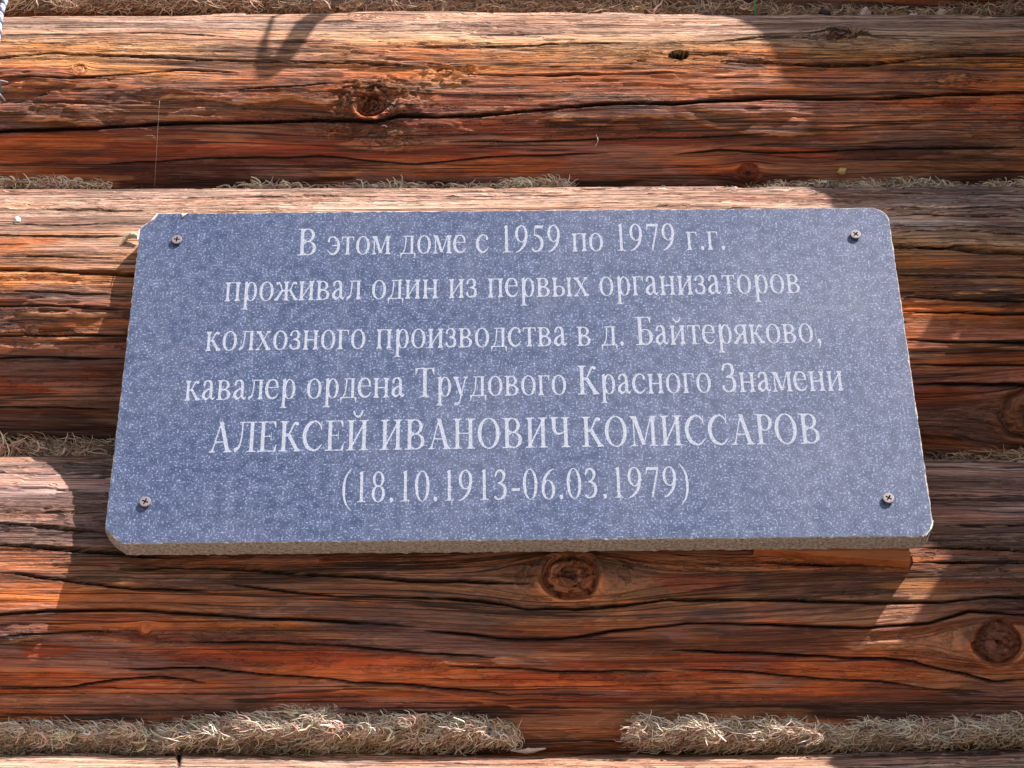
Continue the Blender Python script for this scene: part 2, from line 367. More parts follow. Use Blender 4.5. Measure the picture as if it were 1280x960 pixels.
    peel=[[(0, 806), (30, 800), (60, 795)], [(90, 738), (130, 734), (170, 727)], [(430, 855), (540, 862), (660, 885)], [(1060, 812), (1100, 806), (1150, 806)]]),
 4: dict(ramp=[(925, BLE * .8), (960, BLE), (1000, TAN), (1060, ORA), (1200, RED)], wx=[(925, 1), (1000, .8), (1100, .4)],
    knots=[], cracks=[([(225, 925), (224, 945), (222, 980)], 1.8, 5), ([(0, 946), (300, 944), (600, 946), (900, 950), (1280, 946)], 1.2, 3)],
    blobs=[(1200, 940, 120, 14, GRY, .7), (700, 930, 160, 5, GRY, .6), (20, 935, 60, 6, GRY, .6)], peel=[]),
}

def poly_dist(X, Sg, pts):
    """distance to a polyline given in (x, s), and parameter 0..1 along it"""
    best = np.full(X.shape, 1e9); par = np.zeros(X.shape)
    P = np.array(pts); n = len(P) - 1
    for i in range(n):
        a, b = P[i], P[i + 1]; d = b - a; q = (d * d).sum() + 1e-12
        t = np.clip(((X - a[0]) * d[0] + (Sg - a[1]) * d[1]) / q, 0, 1)
        dd = np.hypot(X - a[0] - t * d[0], Sg - a[1] - t * d[1])
        m = dd < best
        best = np.where(m, dd, best); par = np.where(m, (i + t) / n, par)
    return best, par

def build_log(k, wall, a0=-76, a1=80, fine=True):
    L = LOGS[k]; R = L['R']; ft = FEAT[k if k in FEAT else 4]; seed = 100 * (k + 3)
    if fine:
        xs = np.concatenate([np.linspace(-1.6, -.62, 22)[:-1], np.linspace(-.62, -.46, 40)[:-1], np.linspace(-.46, .46, 520), np.linspace(.46, .62, 40)[1:], np.linspace(.62, 1.6, 22)[1:]])
        aa = np.concatenate([np.linspace(-180, a0, 14)[:-1], np.linspace(a0, a1, int((a1 - a0) / 180 * math.pi * R / .00085)), np.linspace(a1, 180, 14)[1:-1]])
    else:
        xs = np.linspace(-1.6, 1.6, 200); aa = np.linspace(-180, 180, 73)[:-1]
    an = np.radians(aa)
    nx, na = len(xs), len(an)
    X, AN = np.meshgrid(xs, an)                     # rows: angle
    Sg = AN * R
    # photo row of each angle along the middle column (used only to place features)
    def row_s(py): return float(hit(k, np.array(640.0), np.array(float(py)))[1]) if k in FEAT and fine else 0.0
    # grain wander
    wander = (fbm(X * 2.2, Sg * 6, seed, 2) - .5) * .012
    psi = Sg + wander
    knotmask = np.zeros_like(X); knotr = np.full_like(X, 9.0); H = np.zeros_like(X)
    kdark = np.zeros_like(X)
    if fine:
        kring = np.zeros_like(X)
        for (px, py, rx, ry, infl, dk) in ft['knots']:
            kx, ks = hit(k, np.array(float(px)), np.array(float(py)))
            dx = X - kx; ds = Sg - ks
            jag = 1 + .25 * (fbm(np.arctan2(ds, dx) * 1.3 + 7, X * 0 + px, seed, 2) - .5)
            r = np.sqrt((dx / rx) ** 2 + (ds / ry) ** 2) / jag
            rr = (dx / (2.6 * infl)) ** 2 + ds ** 2
            psi = psi - ds * np.minimum(ry ** 2 * (0.6 + .4 * infl) / (rr + .3 * ry ** 2), 1.0) * .85
            ringm = sstep(1.15, .95, r)
            psi = psi * (1 - ringm) + (ks + .35 * r * ry + .002 * fbm(X * 200, Sg * 200, seed + 5, 2)) * ringm
            knotr = np.minimum(knotr, r); knotmask = np.maximum(knotmask, ringm * dk)
            H += .0045 * infl * np.exp(-(r / 1.9) ** 2) - .0035 * dk * np.exp(-((r - 1.0) / .10) ** 2) + .002 * infl * np.exp(-((r - 1.25) / .13) ** 2)
            th_ = np.arctan2(ds / ry, dx / rx)
            for q_ in range(5):
                t0 = (px * .37 + q_ * 1.35 + .5 * math.sin(px + q_ * 3)); wob = (fbm(r * 3, X * 0 + q_, seed + 17, 2) - .5) * .9
                dc = np.where(np.cos(th_ - t0 + wob) > 0, r * np.abs(np.sin(th_ - t0 + wob)), 9.)
                ml = np.exp(-(dc / .045) ** 2) * (r < 1.0 - .12 * q_) * dk
                H -= ml * .0028; kdark = np.maximum(kdark, ml * .95)
            kring = np.maximum(kring, np.exp(-((r - 1.22) / .14) ** 2) * sstep(.35, -.5, ds / ry) * dk * min(1, infl))
            H += .0006 * np.sin(r * 26) * np.exp(-((r - 1.7) / .6) ** 2) * dk
            # broken heart of the knot
            hr = fbm(X * 320, Sg * 320, seed + 9, 3)
            cell = np.abs(fbm(X * 170, Sg * 170, seed + 12, 2) - .5)
            H += ringm * dk * ((hr - .5) * .004 - .0035 * np.exp(-(cell / .035) ** 2) - .001)
            kdark = np.maximum(kdark, ringm * dk * (.45 + .5 * np.exp(-(cell / .05) ** 2)))
    # ramps in arc length; lowest stops also darkened for shade at the seams
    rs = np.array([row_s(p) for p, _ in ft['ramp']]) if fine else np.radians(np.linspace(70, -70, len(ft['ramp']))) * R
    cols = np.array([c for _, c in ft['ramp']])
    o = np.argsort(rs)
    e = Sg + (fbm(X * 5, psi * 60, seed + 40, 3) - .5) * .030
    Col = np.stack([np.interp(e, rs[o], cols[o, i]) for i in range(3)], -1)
    ws = np.array([row_s(p) if fine else 0 for p, _ in ft['wx']]) if fine and len(ft['wx']) > 2 else None
    if ws is not None:
        o2 = np.argsort(ws); wv = np.array([v for _, v in ft['wx']])
        WX = np.interp(e, ws[o2], wv[o2])
    elif fine: WX = np.full_like(X, .3)
    else: WX = np.clip(.5 + Sg / R * .6, .1, 1)
    # patches of wood colour
    if fine:
        for j, (px, py, rx, ry, c, st) in enumerate(ft['blobs']):
            bx, bs = hit(k, np.array(float(px)), np.array(float(py)))
            _, bs2 = hit(k, np.array(float(px)), np.array(float(py + ry)))
            brx = rx / 1600.0; bry = max(abs(float(bs2 - bs)), .002)
            q = ((X - bx) / brx) ** 2 + ((Sg - bs) / bry) ** 2
            q = np.sqrt(q) + (fbm(X * 14, psi * 210, seed + 60 + j, 3) - .5) * 1.5
            m = sstep(1.18, .72, q) * st
            Col = Col * (1 - m[..., None]) + np.asarray(c) * m[..., None]
    # general mottling along the grain
    m1 = fbm(X * 9, psi * 150, seed + 1, 3); m2 = fbm(X * 2.4, psi * 34, seed + 2, 3)
    Col *= (0.72 + .56 * m1)[..., None] * (0.7 + .6 * m2)[..., None]
    hue = fbm(X * 4, psi * 80, seed + 3, 2)
    Col[..., 0] *= .9 + .2 * hue; Col[..., 2] *= 1.15 - .3 * hue
    for (ax, ay, sd, th0, cc_, st_) in ((3.1, 52, 71, .53, DGR * .9, .6), (4.2, 75, 72, .55, ORA * .95, .6), (2.6, 44, 73, .55, DBR * 1.2, .65), (7., 90, 74, .56, A(.45, .24, .14), .5), (11., 60, 75, .57, A(.22, .13, .115), .6)):
        pm = sstep(th0, th0 + .05, fbm(X * ax + sd, psi * ay, seed + sd, 4)) * st_ * (1 - .5 * WX)
        Col = Col * (1 - pm[..., None]) + cc_ * pm[..., None]
    # grey weather film in streaks on the upper parts
    gm = sstep(.52, .66, fbm(X * 5, psi * 190, seed + 4, 3)) * WX * .55
    gm = gm * .6; Col = Col * (1 - gm[..., None]) + DGR * gm[..., None]
    # surface: undulation, ridges, flaked layers
    H += (fbm(X * 2.0, Sg * 9, seed + 6, 2) - .5) * .007
    H += (fbm(X * 5, psi * 230, seed + 7, 3) - .5) * (.0008 + .0018 * WX)
    H += (fbm(X * 24, psi * 130, seed + 8, 2) - .5) * .0010
    lay = fbm(X * 10, psi * 62, seed + 10, 3)
    for th, hgt in ((.50, .0010), (.60, .0009)):
        stp = sstep(th - .008, th + .008, lay); zone = np.clip(1.1 - np.abs(WX - .5) * 1.2, .25, 1)
        H += stp * hgt * zone
        rim = np.exp(-((lay - th) / .007) ** 2) * zone * .45
        Col = Col * (1 - rim[..., None]) + (Col * 1.5 + .04) * rim[..., None]
        Col *= (1 - .22 * stp * zone)[..., None]
    for (px, py, rx, ry, amp) in ft.get('rough', []):
        bx, bs = hit(k, np.array(float(px)), np.array(float(py))); brx = rx / 1600.; bry = ry / 1500.
        q = np.sqrt(((X - bx) / brx) ** 2 + ((Sg - bs) / bry) ** 2)
        m = sstep(1.2, .45, q)
        wv = fbm(X * 55, psi * 190, seed + 31, 3) * 7 + fbm(X * 160, psi * 160, seed + 33, 2) * 2
        rid = np.abs((wv % 1) - .5) * 2
        chip = fbm(X * 130, psi * 220, seed + 35, 2)
        H += m * amp * (.0016 * rid + .0045 * sstep(.5, .54, chip) - .003)
        dk_ = m * sstep(.35, .05, rid) * .6
        Col = Col * (1 - dk_[..., None]) + DBR * dk_[..., None]
        lt = m * sstep(.75, .98, rid) * .35
        Col = Col * (1 - lt[..., None]) + A(.62, .34, .17) * lt[..., None]
    if fine:
        lay2 = fbm(X * 30, psi * 140, seed + 15, 3); zn = sstep(.45, .62, fbm(X * 6, psi * 30, seed + 16, 2)) * sstep(.02, .2, WX)
        st2 = sstep(.515, .53, lay2) * zn
        H += st2 * .0014
        rm2 = np.exp(-((lay2 - .52) / .008) ** 2) * zn * .35
        Col = Col * (1 - rm2[..., None]) + (Col * 1.6 + .05) * rm2[..., None]
    if fine:
        for pts in ft['peel']:
            pp = np.array(pts, float); x_, s_ = hit(k, pp[:, 0], pp[:, 1])
            sl = np.interp(X, x_, s_) + (fbm(X * 90, X * 0, seed + 21, 3) - .5) * .0035
            inx = sstep(x_[0] - .004, x_[0] + .012, X) * sstep(x_[-1] + .004, x_[-1] - .012, X)
            dd = Sg - sl                                  # above the edge a layer stands proud
            lift = sstep(-.0006, .0006, dd) * np.exp(-np.clip(dd, 0, 1) / .014) * inx
            H += lift * .0032
            rim = np.exp(-(dd / .0011) ** 2) * inx * .75
            Col = Col * (1 - rim[..., None]) + A(.62, .36, .20) * rim[..., None]
        for (pts, wd, dp) in ft['cracks']:
            pp = np.array(pts, float); x_, s_ = hit(k, pp[:, 0], pp[:, 1])
            if abs(pp[-1, 0] - pp[0, 0]) < 20:
                dd, par = poly_dist(X, Sg, np.stack([x_, s_], -1)); taper = np.sin(np.pi * np.clip(par, .05, .95))
            else:
                sl = np.interp(X, x_, s_) + (fbm(X * 26, X * 0 + .5, seed + int(pp[0, 1]), 3) - .5) * .0028
                dd = np.abs(Sg - sl)
                edge = np.minimum(X - x_[0], x_[-1] - X)
                taper = np.clip(edge / .03, 0, 1) ** .6 * (.7 + .6 * noise(X * 30, X * 0 + 3, seed + int(pp[0, 0]) + 7))
            wdm = (wd * (.00038 if k == 3 else .00048) + .0002) * np.clip(taper, 0, 1.3) + 1e-5
            g = np.exp(-(dd / wdm) ** 4) * (taper > 0)
            H -= g * (dp * .0011 + .001) * np.clip(taper, 0, 1)
            H += np.exp(-(dd / (wdm * 4 + .001)) ** 2) * .0006 * (taper > 0)
            gq = np.exp(-(dd / (wdm * 1.3 + .0003)) ** 4) * (taper > 0) * .97
            Col = Col * (1 - gq[..., None]) + BLK * .4 * gq[..., None]
        if k == 1:                                         # the empty peg hole
            hx, hs = hit(1, np.array(848.0), np.array(67.5))
            q = ((X - hx) / .0080) ** 2 + ((Sg - hs) / .0052) ** 2 + (fbm(X * 250, Sg * 250, 5, 2) - .5) * .5
            g = sstep(1.1, .7, q); H -= g * .022; g = sstep(1.45, 1.15, q); Col = Col * (1 - g[..., None]) + BLK * .3 * g[..., None]
    if fine:
        Col = Col * (1 - kring[..., None] * .75) + A(.50, .19, .08) * .75 * kring[..., None]
    Col = Col * (1 - kdark[..., None]) + (RDB * .62) * kdark[..., None]
    lum = Col.mean(-1, keepdims=True)
    Col = np.clip(lum + (Col - lum) * 1.08, .004, 1) * np.array([1.40, 1.30, 1.20])
    Col *= np.clip(Col.mean(-1, keepdims=True) / .17, .1, 4) ** .20      # contrast gain: pale tones lifted, dark tones deepened
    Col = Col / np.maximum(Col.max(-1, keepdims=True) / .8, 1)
    Col[..., 1] *= .965
    Col = np.clip(Col, .006, .86)
    # seat the plaque: the crowns under it are dressed flat enough to carry it
    r = R + H
    if k == 2:
        ym = L['y'] - r * np.cos(AN)
        lim = .0188
        r = np.where((ym < lim) & (np.abs(AN) < 1), (L['y'] - lim) / np.maximum(np.cos(AN), .3), r)
    V = np.stack([X, L['y'] - r * np.cos(AN), L['z'] + r * np.sin(AN)], -1).reshape(-1, 3)
    i, j = np.meshgrid(np.arange(na), np.arange(nx - 1), indexing='ij')
    i2 = (i + 1) % na
    F = np.stack([i * nx + j, i * nx + j + 1, i2 * nx + j + 1, i2 * nx + j], -1).reshape(-1, 4)
    me = mesh_np("log", V, F)
    # end discs
    ca = me.attributes.new("Col", 'FLOAT_COLOR', 'POINT')
    ca.data.foreach_set('color', np.concatenate([Col, np.ones(Col.shape[:2] + (1,))], -1).astype(np.float32).ravel())
    ga = me.attributes.new("gc", 'FLOAT_VECTOR', 'POINT')
    ga.data.foreach_set('vector', np.stack([X, psi, np.full_like(X, k * 3.7)], -1).astype(np.float32).ravel())
    wa = me.attributes.new("wx", 'FLOAT', 'POINT')
    wa.data.foreach_set('value', np.clip(WX, 0, 1).astype(np.float32).ravel())
    L['H'] = None
    return link("log", me, WOOD, wall)

wall = tag(empty("log_wall", (0, 0, 0)), "weathered round log house wall with tow between the courses, behind the granite plaque", "wall")
desc = {0: "dark brown underside of the log at the very top of the frame", 1: "log above the plaque, bleached on top, with a cracked knot and a peg hole",
        2: "log behind the upper half of the plaque with one long black crack", 3: "red brown log below the plaque with a big round knot",
        4: "pale bleached log at the bottom edge"}
rngs = {0: (-80, -5), 1: (-62, 72), 2: (-70, 72), 3: (-80, 78), 4: (5, 80)}
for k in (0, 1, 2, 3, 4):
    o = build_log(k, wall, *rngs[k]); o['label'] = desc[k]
zz = -.392
for j in range(8):
    zz -= .245; LOGS[5 + j] = dict(f=.03, R=.135, z=zz, y=.165); build_log(5 + j, wall, fine=False)
zz = .567
for j in range(4):
    zz += .235; LOGS[20 + j] = dict(f=.03, R=.13, z=zz, y=.16); build_log(20 + j, wall, fine=False)

# ------------------------------------------------------------------ tow between the logs
def tubes(paths, radii, colors, sides=3):
    Vs, Fs, Cs = [], [], []; base = 0
    paths = np.asarray(paths); n, m, _ = paths.shape
    T = np.gradient(paths, axis=1); T /= np.linalg.norm(T, axis=-1, keepdims=True) + 1e-9
    ref = np.zeros_like(T); ref[..., 1] = 1
    U = np.cross(T, ref); U /= np.linalg.norm(U, axis=-1, keepdims=True) + 1e-9
    W = np.cross(T, U)
    prof = np.sin(np.linspace(.25, math.pi - .15, m)) ** .5
    ringv = []
    for s in range(sides):
        a = 2 * math.pi * s / sides
        ringv.append(paths + (U * math.cos(a) + W * math.sin(a)) * (radii[:, None] * prof[None])[..., None])
    V = np.stack(ringv, 2)                                    # n, m, sides, 3
    idx = np.arange(n * m * sides).reshape(n, m, sides)
    f = []
    for s in range(sides):
        s2 = (s + 1) % sides
        f.append(np.stack([idx[:, :-1, s], idx[:, 1:, s], idx[:, 1:, s2], idx[:, :-1, s2]], -1).reshape(-1, 4))
    Cc = np.repeat(np.repeat(colors[:, None, None, :], m, 1), sides, 2)
    return V.reshape(-1, 3), np.concatenate(f), Cc.reshape(-1, 3)

def tow(name, ku, band, count, tint, label, length=(.010, .032), rad=(.00018, .00055), seed=1, thick=.008, flat=1.0):
    """band: [(px, ytop, ybot, density)] rows of the photograph the tow fills"""
    g = np.random.default_rng(seed)
    B = np.array(band, float)
    dens = B[:, 3]
    xs = np.linspace(B[0, 0], B[-1, 0], 600); dn = np.interp(xs, B[:, 0], dens) + 1e-6
    cdf = np.cumsum(dn); cdf /= cdf[-1]
    px = np.interp(g.random(count), cdf, xs)
    yt = np.interp(px, B[:, 0], B[:, 1]); yb = np.interp(px, B[:, 0], B[:, 2])
    lump = (fbm(px / 23.0, px * 0 + seed, seed, 2) - .5) * .9
    u = g.random(count)
    py = yt + (yb - yt) * np.clip(u + lump * .3 * (1 - u), -.1, 1.1)
    prot = np.sin(np.clip(u, 0, 1) * math.pi) ** .6 * (.35 + .3 * g.random(count) + 1.1 * sstep(.35, .7, fbm(px / 26.0, py / 14.0, seed + 51, 2))) * thick
    P0 = hit_pt(ku, px, py, 0.001) ; L = LOGS[ku]
    # towards the camera
    dirc = CAM - P0; dirc /= np.linalg.norm(dirc, axis=-1, keepdims=True)
    P0 = P0 + dirc * prot[:, None]
    m = 7
    ang = (fbm(px / 17.0, py / 9.0, seed + 50, 2) - .5) * 6.0 + g.normal(0, .38, count) + (g.random(count) < .1) * g.normal(0, 1.2, count)
    ang = ang * np.sin(np.clip(u, .04, .96) * math.pi) ** .7 * flat
    ln = g.uniform(*length, count)
    ca = np.cos(ang); sa = np.sin(ang)
    Zc = np.array([0, -.5, .86])
    path = np.zeros((count, m, 3)); cur = P0.copy(); th = ang.copy(); curl = g.normal(0, .55, count); dep = g.normal(0, .25, count)
    for i in range(m):
        path[:, i] = cur
        step = np.stack([np.cos(th), np.zeros(count), np.zeros(count)], -1) + np.sin(th)[:, None] * Zc * .75 + dirc * (np.sin(i * 1.1 + dep * 9) * .35)[:, None]
        cur = cur + step * (ln / (m - 1))[:, None]
        th = th + curl + g.normal(0, .35, count)
    path -= (path.mean(1, keepdims=True) - P0[:, None])
    rr = g.uniform(rad[0], rad[1], count) * (1 + (g.random(count) < .12) * 1.1)
    shade = g.uniform(.45, 1.25, count) ** 1.2
    base = np.array(tint)
    col = base[None] * shade[:, None] * (1 + g.normal(0, .06, (count, 3)))
    dkk = (g.random(count) < .18); col[dkk] *= .4
    V, F, Cc = tubes(path, rr, np.clip(col, .01, .8))
    # compressed matted body under the loose fibres
    nxb = 1500; bx = np.linspace(B[0, 0], B[-1, 0], nxb); nb = 26
    t1 = np.interp(bx, B[:, 0], B[:, 1]); t2 = np.interp(bx, B[:, 0], B[:, 2]); dd = np.clip(np.interp(bx, B[:, 0], dens), 0, 1)
    body = np.zeros((nb, nxb, 3))
    for i in range(nb):
        q = i / (nb - 1); qq = hit_pt(ku, bx, t1 + (t2 - t1) * (.1 + .9 * q))
        dcc = CAM - qq; dcc /= np.linalg.norm(dcc, axis=-1, keepdims=True)
        bul = (math.sin(q * math.pi) ** .7) * thick * .8 * sstep(.15, .5, dd) * (.6 + .8 * fbm(bx / 9.0, bx * 0 + i * .6, seed + 3, 2)) - .002 + .0022 * (fbm(bx / 5.5 + i * .5, bx * 0 + i * 1.1 - bx / 30, seed + 4, 3) - .5)
        body[i] = qq + dcc * bul[:, None]
    i, j = np.meshgrid(np.arange(nb - 1), np.arange(nxb - 1), indexing='ij'); n0 = len(V)
    FB = np.stack([i * nxb + j, i * nxb + j + 1, (i + 1) * nxb + j + 1, (i + 1) * nxb + j], -1).reshape(-1, 4) + n0
    II, BX = np.meshgrid(np.arange(nb), bx, indexing='ij')
    stt = fbm(BX / 4.5 + II * .55, II * 1.3 - BX / 22, seed + 8, 3)
    CB = base[None] * (.25 + 1.0 * sstep(.3, .72, stt)).reshape(-1, 1) * g.uniform(.85, 1.1, (nb * nxb, 1))
    V = np.concatenate([V, body.reshape(-1, 3)]); F = np.concatenate([F, FB]); Cc = np.concatenate([Cc, CB])
    me = mesh_np(name, V, F, smooth=False)
    at = me.attributes.new("Col", 'FLOAT_COLOR', 'POINT')
    at.data.foreach_set('color', np.concatenate([Cc, np.ones((len(Cc), 1))], -1).astype(np.float32).ravel())
    o = link(name, me, FIBRE, wall)
    o['kind'] = 'stuff'; o['label'] = label
    return o

tow("tow_caulking", 0, [(-60, -6, 14, 1), (60, -4, 12, 1), (150, -6, 14, 1), (300, -4, 16, 1), (480, 0, 18, 1), (600, 2, 22, 1.2), (760, 2, 24, 1.2), (900, 4, 24, 1), (1000, 8, 26, .9), (1080, 8, 26, .6), (1200, 8, 26, .8), (1270, 0, 26, 1), (1340, 0, 26, 1)],
    3600, (.68, .475, .35), "tow above the topmost full log", seed=3)
tow("tow_caulking", 1, [(-60, 222, 235, 1), (60, 224, 236, 1), (130, 226, 236, .7), (145, 233, 236, .02), (290, 233, 236, .02), (330, 228, 236, .8), (400, 233, 236, .12), (500, 229, 236, .9), (560, 232, 236, .15), (620, 230, 237, .5), (640, 225, 238, 2), (705, 226, 238, 1.8), (720, 234, 237, .03), (880, 234, 237, .03), (960, 228, 238, .9), (1180, 226, 238, 1), (1220, 230, 238, .5), (1280, 225, 238, 1), (1340, 225, 238, 1)],
    1500, (.95, .70, .54), "thin tow line along the log behind the plaque top", length=(.008, .026), seed=4, thick=.005, flat=.5, rad=(.0002, .0007))
tow("tow_caulking", 2, [(-60, 552, 572, 1), (60, 554, 572, 1), (150, 556, 574, 1), (200, 560, 575, .5), (1100, 570, 585, .5), (1160, 572, 598, 1.2), (1220, 568, 600, 1.3), (1290, 570, 604, 1.2), (1340, 570, 600, 1)],
    2000, (.76, .53, .39), "tow either side of the plaque", seed=5, length=(.012, .045), flat=.55, rad=(.0002, .0007))
tow("tow_caulking", 3, [(-60, 905, 940, 1), (0, 906, 938, 1), (60, 905, 936, 1), (130, 906, 940, 1), (200, 908, 944, 1), (270, 898, 942, 1), (330, 886, 940, 1.2), (420, 890, 940, 1.2), (500, 894, 938, 1), (580, 898, 936, 1), (640, 904, 930, .8), (652, 915, 930, 0), (778, 915, 932, 0), (795, 898, 934, .9), (880, 896, 936, 1), (960, 900, 938, 1), (1040, 906, 936, .7), (1100, 900, 934, 1), (1180, 900, 932, 1), (1280, 896, 930, 1), (1340, 896, 930, 1)],
    8000, (.98, .70, .54), "thick shaggy roll of tow under the log with the round knot", seed=6, length=(.008, .028), thick=.012, flat=.62, rad=(.00016, .0005))

# ------------------------------------------------------------------ the plaque
TH = 0.0101; PW, PH, PT = .6, .3, .018
plaque = tag(empty("memorial_plaque", (0, 0, 0)), "blue-grey speckled granite memorial plaque with six engraved lines screwed to the log wall", "plaque")
plaque.rotation_euler = (0, -TH, 0)
def rotc(x, z): c, s = math.cos(TH), math.sin(TH); return x * c + z * s, -x * s + z * c
def plq(px, py):
    p = plane_pt(np.array(float(px)), np.array(float(py)))
    c, s = math.cos(TH), math.sin(TH)
    return p[0] * c + p[2] * s, -p[0] * s + p[2] * c
def slab():
    w2, h2 = PW / 2, PH / 2
    out = [(-w2, h2 - .0135), (-w2 + .004, h2 - .0105), (-w2 + .011, h2 - .0055), (-w2 + .0135, h2), (w2 - .012, h2), (w2 - .006, h2 - .0025), (w2 - .0015, h2 - .007), (w2, h2 - .012),
           (w2, -h2 + .0095), (w2 - .003, -h2 + .005), (w2 - .0085, -h2), (-w2 + .0135, -h2), (-w2 + .0045, -h2 + .0075), (-w2, -h2 + .013)]
    out = out[::-1]
    # subdivide the edges and nibble them a little
    pts = []
    for i, a in enumerate(out):
        b = out[(i + 1) % len(out)]; d = math.hypot(b[0] - a[0], b[1] - a[1]); n = max(1, int(d / .004))
        for q in range(n):
            t = q / n; pts.append((a[0] + (b[0] - a[0]) * t, a[1] + (b[1] - a[1]) * t))
    g = np.random.default_rng(5)
    bm = bmesh.new(); n = len(pts)
    rings = []
    for (yy, inset, jit) in ((0, .0009, .00025), (.0006, .0002, .0002), (.006, 0, .00025), (.013, 0, .0003), (PT - .0005, .0, .0003), (PT, .0006, .0003)):
        r = []
        for (x, z) in pts:
            l = math.hypot(x, z); sx = 1 - inset / w2; sz = 1 - inset / h2
            r.append(bm.verts.new((x * sx + g.normal(0, jit), yy + (g.normal(0, .0002) if yy > .001 and yy < PT - .0001 else 0), z * sz + g.normal(0, jit))))
        rings.append(r)
    ff = bm.faces.new(rings[0]); ff.material_index = 0
    for a, b in zip(rings[:-1], rings[1:]):
        for i in range(n):
            f = bm.faces.new((a[i], b[i], b[(i + 1) % n], a[(i + 1) % n])); f.material_index = 1
    bk = bm.faces.new(rings[-1][::-1]); bk.material_index = 1
    bmesh.ops.recalc_face_normals(bm, faces=bm.faces)
    me = from_bm("slab", bm); me.materials.append(FACE); me.materials.append(EDGE)
    return link("slab", me, None, plaque)
slab()

# ---- screws: countersunk disc with a cross slot cut into it
def screw_mesh():
    bm = bmesh.new(); N = 24; R0 = .0043; y0 = -.0028
    prof = [(R0 * .62, 0.0003), (R0 * .62, -.0012), (R0 * .97, y0 + .0011), (R0, y0 + .0006), (R0 * .93, y0 + .0001), (R0 * .8, y0)]
    rings = []
    for r, y in prof:
        rings.append([bm.verts.new((r * math.cos(2 * math.pi * i / N), y, r * math.sin(2 * math.pi * i / N))) for i in range(N)])
    for a, b in zip(rings[:-1], rings[1:]):
        for i in range(N): bm.faces.new((a[i], a[(i + 1) % N], b[(i + 1) % N], b[i]))
    # cross outline
    w_, l_ = R0 * .13, R0 * .58
    cr = [(w_, l_ * .8), (w_, w_), (l_, w_), (l_, -w_), (w_, -w_), (w_, -l_), (-w_, -l_), (-w_, -w_), (-l_, -w_), (-l_, w_), (-w_, w_), (-w_, l_)]
    cr[0] = (w_, l_)
    top = [bm.verts.new((x, y0, z)) for x, z in cr]; bot = [bm.verts.new((x * .7, y0 + .0016, z * .7)) for x, z in cr]
    eds = []
    for i in range(12):
        f = bm.faces.new((top[i], top[(i + 1) % 12], bot[(i + 1) % 12], bot[i])); f.material_index = 1
        eds.append(bm.edges.get((top[i], top[(i + 1) % 12])))
    f = bm.faces.new(bot); f.material_index = 1
    for i in range(N): eds.append(bm.edges.get((rings[-1][i], rings[-1][(i + 1) % N])))
    r = bmesh.ops.triangle_fill(bm, use_beauty=True, use_dissolve=False, edges=eds)
    # drop faces that closed the slot
    bmesh.ops.recalc_face_normals(bm, faces=bm.faces)
    me = from_bm("screw", bm); me.materials.append(STEEL); me.materials.append(DARK)
    return me
sm = screw_mesh()
for i, (px, py, rot) in enumerate(((221.5, 301.5, .1), (1069, 295, .75), (182, 629, .35), (1110, 624.5, .6))):
    x, z = plq(px, py)
    o = link("screw", sm, None, plaque, (x, 0, z)); o.rotation_euler = (0, rot, 0)

